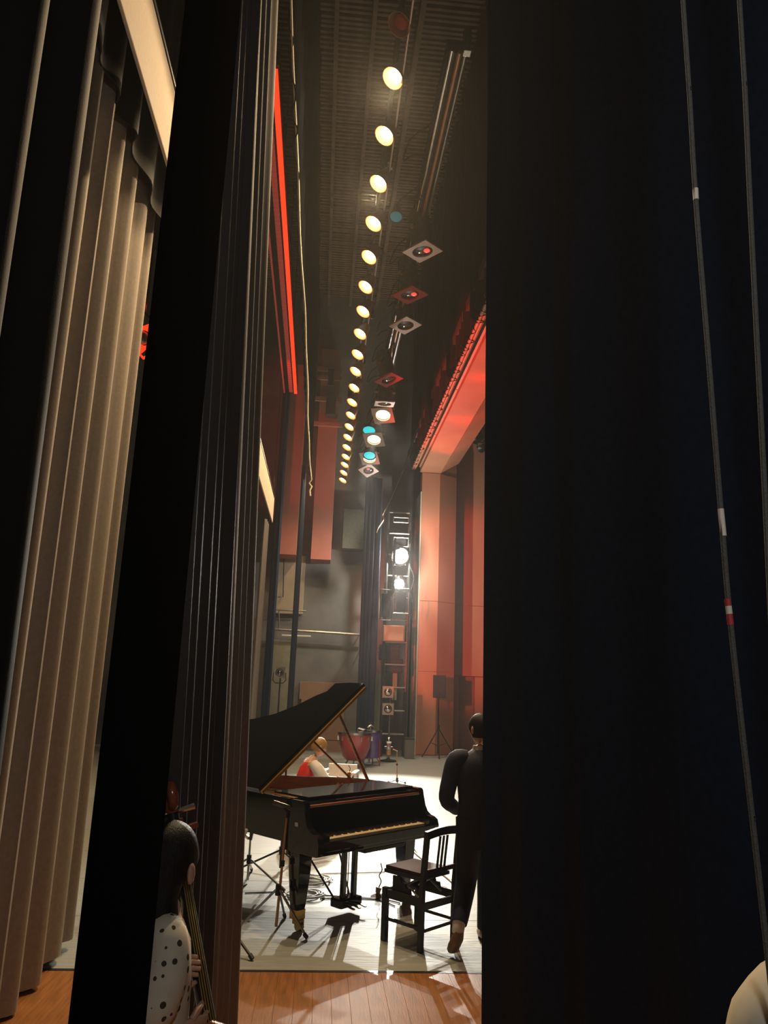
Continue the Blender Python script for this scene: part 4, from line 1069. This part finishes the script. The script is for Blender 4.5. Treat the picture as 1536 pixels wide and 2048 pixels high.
def person(label, loc, rz, J, s=1.0, head_turn=0.0, head_tilt=0.0, group=None, hand_curl=(.6, .6), palm=((0, 0, 0), (0, 0, 0)), eye_m='ebony'):
    t = thing('person', label, 'person', loc, rz)
    names = list(J.keys()); V = {k: Vector(v) for k, v in J.items()}
    order = ['pelvis', 'waist', 'chest', 'neck0', 'neck1', 'shl', 'ell', 'wrl', 'shr', 'elr', 'wrr', 'hil', 'knl', 'anl', 'tol', 'hir', 'knr', 'anr', 'tor']
    rad = {'pelvis': (.13, .10), 'waist': (.115, .085), 'chest': (.135, .10), 'neck0': .062, 'neck1': .052, 'shl': .055, 'ell': .042, 'wrl': .028, 'shr': .055, 'elr': .042, 'wrr': .028,
           'hil': .085, 'knl': .058, 'anl': .04, 'tol': .03, 'hir': .085, 'knr': .058, 'anr': .04, 'tor': .03}
    ed = [('pelvis', 'waist'), ('waist', 'chest'), ('chest', 'neck0'), ('neck0', 'neck1'), ('chest', 'shl'), ('shl', 'ell'), ('ell', 'wrl'), ('chest', 'shr'), ('shr', 'elr'), ('elr', 'wrr'),
          ('pelvis', 'hil'), ('hil', 'knl'), ('knl', 'anl'), ('anl', 'tol'), ('pelvis', 'hir'), ('hir', 'knr'), ('knr', 'anr'), ('anr', 'tor')]
    ix = {k: i for i, k in enumerate(order)}
    me = skin_mesh([V[k] for k in order], [(ix[a], ix[b]) for a, b in ed], [(rad[k] if isinstance(rad[k], tuple) else (rad[k], rad[k])) for k in order] if s == 1 else [tuple(x * s for x in (rad[k] if isinstance(rad[k], tuple) else (rad[k], rad[k]))) for k in order])
    bm = B(); bm.from_mesh(me); bpy.data.meshes.remove(me)
    R = Matrix.Rotation(head_turn, 3, 'Z') @ Matrix.Rotation(head_tilt, 3, 'X')
    hc = V['neck1'] + R @ Vector((0, .02, .105)) * s
    add_head(bm, hc, R, s)
    for sd, (e, w_), cu, pn_ in ((1, ('ell', 'wrl'), hand_curl[0], palm[0]), (-1, ('elr', 'wrr'), hand_curl[1], palm[1])):
        dv = (V[w_] - V[e]).normalized()
        if Vector(pn_).length < .01: pn_ = Vector((sd, 0, 0)).cross(dv) if abs(dv.x) > .9 else Vector((sd * 1.0, .2, 0))
        add_hand(bm, V[w_], dv, pn_, sd, s * .95, cu)
    o = obj('body', bm, 'skin', t, smooth=True)
    for sx in (-1, 1):
        obj('eye', ellipsoid(B(), hc + R @ (Vector((sx * .028, .074, .006)) * s), (.013 * s, .009 * s, .007 * s), 10, R), eye_m, o, smooth=True)
    obj('mouth', ellipsoid(B(), hc + R @ (Vector((0, .088, -.052)) * s), (.022 * s, .006 * s, .006 * s), 10, R), 'felt_red', o, smooth=True)
    return t, V, hc, R
def hair_cap(t, hc, R, s, m, extra=0.0, fringe=.35):
    bm = B(); NS, NR = 24, 14; rings = []
    for j in range(NR):
        ph = (j + .3) / NR
        ring = []
        for i in range(NS):
            a = 2 * PI * i / NS
            front = max(0.0, math.sin(a))
            tmax = PI * (.72 - fringe * front ** .7)
            tt = ph * tmax
            x, y, z = math.sin(tt) * math.cos(a), math.sin(tt) * math.sin(a), math.cos(tt)
            k = 1.13 + extra
            ring.append(hc + R @ (Vector((.073 * x * k, .092 * y * k - .004, .115 * z * 1.07 + .004)) * s))
        rings.append(ring)
    loft(bm, rings); return obj('hair', bm, m, t, smooth=True)

# ---- walking man in navy, seen from behind
mx = at_y(950, 1500, 6.2)
man = dict(pelvis=(0, 0, .92), waist=(0, .01, 1.08), chest=(0, .0, 1.30), neck0=(0, .0, 1.45), neck1=(0, .015, 1.52),
           shl=(-.185, 0, 1.40), ell=(-.265, .02, 1.10), wrl=(-.14, .20, .98), shr=(.185, 0, 1.40), elr=(.27, .04, 1.11), wrr=(.15, .22, 1.0),
           hil=(-.09, 0, .90), knl=(-.105, .03, .50), anl=(-.21, -.16, .20), tol=(-.235, -.10, .06), hir=(.09, 0, .90), knr=(.10, .16, .49), anr=(.10, .20, .09), tor=(.10, .34, .03))
t, V, hc, R = person('man in a dark navy suit walking away beside the piano chair', (1.335, 6.25, 0), 0.05, man, head_turn=.45, palm=((.5, .3, .3), (-.5, .3, .3)))
obj('jacket', rings_loft([((0, .0, .74), .185, .135), ((0, .0, .82), .19, .14), ((0, .005, .95), .19, .14), ((0, .01, 1.08), .18, .13), ((0, .0, 1.24), .20, .14), ((0, -.005, 1.36), .195, .13), ((0, -.005, 1.42), .15, .10), ((0, .0, 1.47), .075, .07)]), 'navy_suit', t, smooth=True)
obj('sleeve', sleeve([(-.12, 0, 1.40), (-.205, 0, 1.385), (-.25, .01, 1.24), (-.275, .015, 1.09), (-.20, .13, 1.02), (-.155, .185, .985)], [.065, .075, .068, .062, .054, .046]), 'navy_suit', t, smooth=True)
obj('sleeve', sleeve([(.12, 0, 1.40), (.205, 0, 1.385), (.25, .02, 1.24), (.275, .035, 1.10), (.21, .14, 1.03), (.165, .2, 1.0)], [.065, .075, .068, .062, .054, .046]), 'navy_suit', t, smooth=True)
obj('trouser_leg', sleeve([(-.085, 0, .95), (-.095, .0, .75), (-.105, .03, .5), (-.165, -.08, .33), (-.205, -.15, .235)], [.115, .105, .082, .07, .062]), 'navy_suit', t, smooth=True)
obj('trouser_leg', sleeve([(.085, 0, .95), (.095, .08, .72), (.10, .16, .49), (.10, .18, .3), (.10, .2, .10)], [.115, .105, .082, .075, .07]), 'navy_suit', t, smooth=True)
obj('trouser_seat', rings_loft([((0, .0, .80), .15, .115), ((0, 0, .9), .175, .125), ((0, 0, 1.0), .17, .125)]), 'navy_suit', t, smooth=True)
obj('sock', sleeve([(-.20, -.145, .245), (-.208, -.157, .215), (-.213, -.16, .175)], [.050, .048, .045]), 'white_cloth', t, smooth=True)
obj('shoe', sleeve([(-.208, -.178, .19), (-.218, -.165, .14), (-.235, -.12, .07), (-.25, -.075, .035)], [.036, .046, .044, .026]), 'shoe_brown', t, smooth=True)
obj('shoe', sleeve([(.10, .15, .06), (.10, .22, .055), (.10, .31, .04), (.10, .38, .03)], [.035, .048, .044, .028]), 'shoe_brown', t, smooth=True)
obj('collar', rings_loft([((0, .0, 1.455), .074, .070), ((0, .005, 1.50), .066, .062)]), 'white_cloth', t, smooth=True)
hair_cap(t, hc, R, 1.0, 'hair', .0, .33)

# ---- woman in the dotted blouse holding an upright bass, seen from behind
girl = dict(pelvis=(0, 0, .78), waist=(0, .01, .92), chest=(0, 0, 1.10), neck0=(0, 0, 1.235), neck1=(0, .012, 1.285),
            shl=(-.13, 0, 1.19), ell=(-.16, .10, .97), wrl=(-.01, .09, 1.05), shr=(.13, 0, 1.19), elr=(.15, -.06, .955), wrr=(.10, .08, .93),
            hil=(-.08, 0, .76), knl=(-.085, .02, .42), anl=(-.085, 0, .08), tol=(-.085, .13, .03), hir=(.08, 0, .76), knr=(.085, .02, .42), anr=(.085, 0, .08), tor=(.085, .13, .03))
GL = Vector((-.47, 2.66, 0))
t, V, hc, R = person('woman with long dark hair in a cream dotted blouse holding an upright bass', GL, -1.1, girl, .93, head_turn=.5, palm=((.5, .3, .2), (-.9, .1, .3)), hand_curl=(1.0, .9))
obj('blouse', rings_loft([((0, .0, .76), .15, .12), ((0, .0, .80), .165, .125), ((0, .005, .92), .15, .115), ((0, 0, 1.05), .165, .12), ((0, -.005, 1.16), .165, .11), ((0, -.005, 1.215), .12, .085), ((0, .0, 1.25), .062, .06)]), 'polka', t, smooth=True)
obj('sleeve', sleeve([(.07, 0, 1.20), (.125, 0, 1.19), (.15, .0, 1.12), (.16, -.03, 1.03), (.152, -.055, .965)], [.055, .062, .066, .068, .05]), 'polka', t, smooth=True)
obj('sleeve', sleeve([(-.07, 0, 1.20), (-.125, 0, 1.19), (-.145, .03, 1.12), (-.155, .07, 1.04), (-.16, .09, .985)], [.055, .062, .066, .068, .05]), 'polka', t, smooth=True)
obj('skirt', rings_loft([((0, 0, .12), .26, .24), ((0, 0, .4), .23, .2), ((0, 0, .72), .155, .13), ((0, 0, .82), .135, .11)]), 'navy_suit', t, smooth=True)
hr = hair_cap(t, hc, R, .97, 'hair', .06, .25)
hb = hc - Vector((0, 0, 0))
HR = lambda x, y, z: hc + R @ Vector((x, y, z))
obj('hair', rings_loft([(HR(.06, -.05, -.35), .022, .018), (HR(.06, -.05, -.32), .062, .05), (HR(.05, -.055, -.26), .088, .066), (HR(.02, -.055, -.18), .088, .066), (HR(.0, -.05, -.10), .084, .068), (HR(0, -.03, -.03), .083, .076), (HR(0, -.02, .04), .078, .074)], 18), 'hair', t, smooth=True)
obj('ear', ellipsoid(B(), HR(.084, .012, -.03), (.011, .019, .032), 12, R @ Matrix.Rotation(.3, 3, 'Z')), 'skin', t, smooth=True)
# upright bass
bs = thing('upright_bass', 'dark varnished upright bass with carved scroll held by the woman', 'bass', (-.33, 2.72, 0), math.radians(100))
n0, n1 = at_y(345, 1625, 2.74), at_y(414, 2040, 2.70)
off = Vector((-.33, 2.72, 0)); Ri = Matrix.Rotation(-math.radians(100), 3, 'Z')
def Lc(p): return Ri @ (Vector(p) - off)
a, b = Lc(n0), Lc(n1); ax = (b - a).normalized()
obj('neck', tube(B(), [a, a.lerp(b, .5), b], [.019, .023, .028], 10), 'ebony', bs, smooth=True)
su, sv = frame_of(ax)
side = Lc(n0 + Vector((.03, -.06, 0))) - Lc(n0); side = (side - ax * side.dot(ax)).normalized()
sp = []
for i in range(26):
    an = i * .42; r = .045 * (1 - i / 30); sp.append(a - ax * .05 + (ax * -math.cos(an) + side * math.sin(an)) * r)
obj('scroll', tube(B(), [a, a - ax * .02] + sp, [.022, .022] + [.02 * (1 - i / 40) for i in range(26)], 10), 'bass_varnish', bs, smooth=True)
cr = ax.cross(side).normalized()
for i, q in enumerate((.0, .03, .06, .09)):
    sg = 1 if i % 2 else -1
    obj('tuning_peg', cyl(B(), a + ax * q - cr * .03 * sg, a + ax * q + cr * .075 * sg, .006, .011, n=8), 'chrome' if i == 0 else 'bass_varnish', bs, smooth=True)
for i in range(4):
    o_ = side * .026 + cr * (i - 1.5) * .006
    obj('string', cyl(B(), a + ax * .04 + o_, b + ax * .55 + o_ * 1.6, .0019, n=5), 'string', bs)
bt_ = b + ax * .02
bm = B(); rings = []
for q, hw, th in ((0, .03, .02), (.03, .07, .05), (.08, .15, .075), (.18, .21, .085), (.30, .215, .085), (.42, .16, .085), (.52, .17, .09), (.66, .26, .095), (.80, .27, .095), (.88, .2, .09), (.92, .06, .05)):
    c_ = bt_ + ax * q - side * .06
    rings.append([c_ + cr * hw * math.cos(2 * PI * k / 20) + side * th * max(-.75, min(.75, math.sin(2 * PI * k / 20))) for k in range(20)])
loft(bm, rings); obj('body', bm, 'bass_varnish', bs, smooth=True)
obj('endpin', cyl(B(), bt_ + ax * .9 - side * .06, bt_ + ax * .97 - side * .06, .008, n=8), 'steel', bs)

# ---- seated performer in red behind the piano
per = dict(pelvis=(0, 0, .50), waist=(0, .04, .64), chest=(0, .10, .80), neck0=(0, .14, .93), neck1=(0, .16, .985), shl=(-.16, .11, .89), ell=(-.22, .25, .68), wrl=(-.15, .45, .66), shr=(.16, .11, .89), elr=(.22, .25, .68), wrr=(.15, .45, .66),
           hil=(-.09, .02, .48), knl=(-.12, .42, .47), anl=(-.12, .42, .08), tol=(-.12, .54, .03), hir=(.09, .02, .48), knr=(.12, .42, .47), anr=(.12, .42, .08), tor=(.12, .54, .03))
pp = at_y(626, 1540, 10.0)
t, V, hc, R = person('performer in a red dress seated bent forward behind the piano', (pp.x - .14, 10.0, 0.06), math.radians(-75), per, 1.0, head_tilt=-.3)
obj('dress', rings_loft([((0, .05, .50), .17, .17), ((0, .03, .60), .15, .13), ((0, .05, .70), .145, .12), ((0, .10, .84), .16, .12), ((0, .12, .90), .11, .09)]), 'red_dress', t, smooth=True)
obj('skirt', rings_loft([((0, .24, .03), .36, .40), ((0, .24, .25), .32, .36), ((0, .22, .44), .26, .32), ((0, .18, .56), .2, .24), ((0, .1, .62), .15, .14)]), 'red_dress', t, smooth=True)
obj('sleeve', sleeve([(-.13, .11, .89), (-.2, .16, .82), (-.23, .25, .69), (-.17, .40, .665)], [.06, .075, .08, .075]), 'white_cloth', t, smooth=True)
obj('sleeve', sleeve([(.13, .11, .89), (.2, .16, .82), (.23, .25, .69), (.17, .40, .665)], [.06, .075, .08, .075]), 'white_cloth', t, smooth=True)
hair_cap(t, hc, R, .95, 'brown_hair', .04, .3)
st = thing('stool', 'low stool hidden under the red dress', 'stool', (pp.x - .06, 10.0, 0))
obj('seat', box2(B(), (-.16, -.16, .36), (.16, .16, .40), .01), 'black_satin', st)
for sx in (-.13, .13):
    for sy in (-.13, .13): obj('leg', cyl(B(), (sx, sy, 0), (sx, sy, .36), .015, n=8), 'steel', st)
# tubular armchair beside the performer
q = at_y(680, 1538, 11.2)
t = thing('tubular_chair', 'white tubular armchair beside the performer behind the piano', 'chair', (q.x, 11.2, 0), -.2)
for sx in (-.22, .22):
    obj('arm_frame', tube(B(), smooth_path([(sx, -.25, 0), (sx, -.25, .50), (sx, -.22, .66), (sx, -.1, .70), (sx, .22, .72), (sx, .27, .66), (sx, .28, 0)], 5), .014, 8), 'chrome', t, smooth=True)
    obj('armrest', box2(B(), (sx - .035, -.2, .70), (sx + .035, .2, .735), .012), 'white_paint', t, smooth=True)
obj('seat', box2(B(), (-.2, -.22, .42), (.2, .22, .46), .012), 'white_paint', t, smooth=True)
obj('backrest', box2(B(), (-.21, .24, .62), (.21, .27, .80), .012), 'white_paint', t, smooth=True)
# yellow tagged mic clipped at the piano rim
pq = at_y(698, 1555, 8.2)
t = thing('clip_microphone', 'small yellow-topped clip microphone on the far piano rim', 'microphone', pq)
obj('capsule', cyl(B(), (0, 0, 0), (0, 0, .055), .018, n=10), 'gold', t, smooth=True); obj('clip', box2(B(), (-.02, -.02, -.05), (.02, .02, 0), .004), 'gold', t)
obj('gooseneck', tube(B(), [(0, 0, .05), (.01, 0, .09), (-.01, 0, .12)], .004, 6), 'cable_black', t)

# ---- person at the right frame edge
g2 = dict(man); g2.update(ell=(-.225, .02, 1.13), wrl=(-.16, .22, 1.05), elr=(.225, .02, 1.13), wrr=(.16, .22, 1.05), knl=(-.09, .02, .49), anl=(-.09, 0, .09), tol=(-.09, .14, .03), knr=(.09, .02, .49), anr=(.09, 0, .09), tor=(.09, .14, .03))
t, V, hc, R = person('person in a cream puff-sleeved blouse at the very edge beside the hanging ropes', (1.03, 1.40, 0), .1, g2, .97)
obj('blouse', rings_loft([((0, .0, .90), .155, .12), ((0, .01, 1.06), .15, .115), ((0, 0, 1.24), .175, .125), ((0, -.005, 1.37), .175, .115), ((0, -.005, 1.43), .13, .09), ((0, .0, 1.47), .065, .06)]), 'cream_blouse', t, smooth=True)
for sx in (-1, 1):
    obj('sleeve', sleeve([(sx * .09, 0, 1.44), (sx * .155, 0, 1.455), (sx * .205, .0, 1.405), (sx * .225, .01, 1.34), (sx * .225, .012, 1.30)], [.05, .085, .095, .085, .06]), 'cream_blouse', t, smooth=True)
obj('skirt', rings_loft([((0, 0, .10), .26, .24), ((0, 0, .5), .22, .2), ((0, 0, .86), .165, .135), ((0, 0, .96), .145, .115)]), 'navy_suit', t, smooth=True)
hair_cap(t, hc, R, .97, 'hair', .05, .3)

# ================================================================== HAND LINES at the right
def rope(pxs, Y, r, label, bands=()):
    pts = [at_y(x, y, Y) for x, y in pxs]
    a, b = pts[0], pts[-1]
    t = thing('hand_line', label, 'rope', (b.x, b.y, 0), 0, 'hand lines')
    up = (pts[0] - pts[1]).normalized(); dn = (pts[-1] - pts[-2]).normalized()
    pts = [pts[0] + up * 2.2] + pts + [pts[-1] + dn * ((pts[-1].z - .05) / max(.2, -dn.z))]
    off = Vector((b.x, b.y, 0))
    obj('line', tube(B(), [p - off for p in smooth_path(pts, 6)], r, 8), 'rope', t, smooth=True)
    for (p0_, p1_, m) in bands:
        obj('tape_band', cyl(B(), at_y(p0_[0], p0_[1], Y) - off, at_y(p1_[0], p1_[1], Y) - off, r * 1.12, n=10), m, t, smooth=True)
rope([(1366, 0), (1379, 190), (1391, 390), (1416, 700), (1444, 1050), (1458, 1215), (1480, 1420), (1505, 1640), (1528, 1845)], 1.30, .005, 'pale hand line marked with white and red tape bands',
     (((1391, 378), (1392, 400), 'tape_white'), ((1441.5, 1018), (1447, 1072), 'tape_white'), ((1455, 1198), (1457, 1212), 'tape_red'), ((1457, 1212), (1459, 1228), 'tape_white'), ((1459, 1228), (1461.5, 1250), 'tape_red')))
rope([(1479, 0), (1490, 180), (1500, 400), (1515, 700), (1530, 990), (1540, 1200)], 1.30, .005, 'plain pale hand line nearest the edge, without tape')
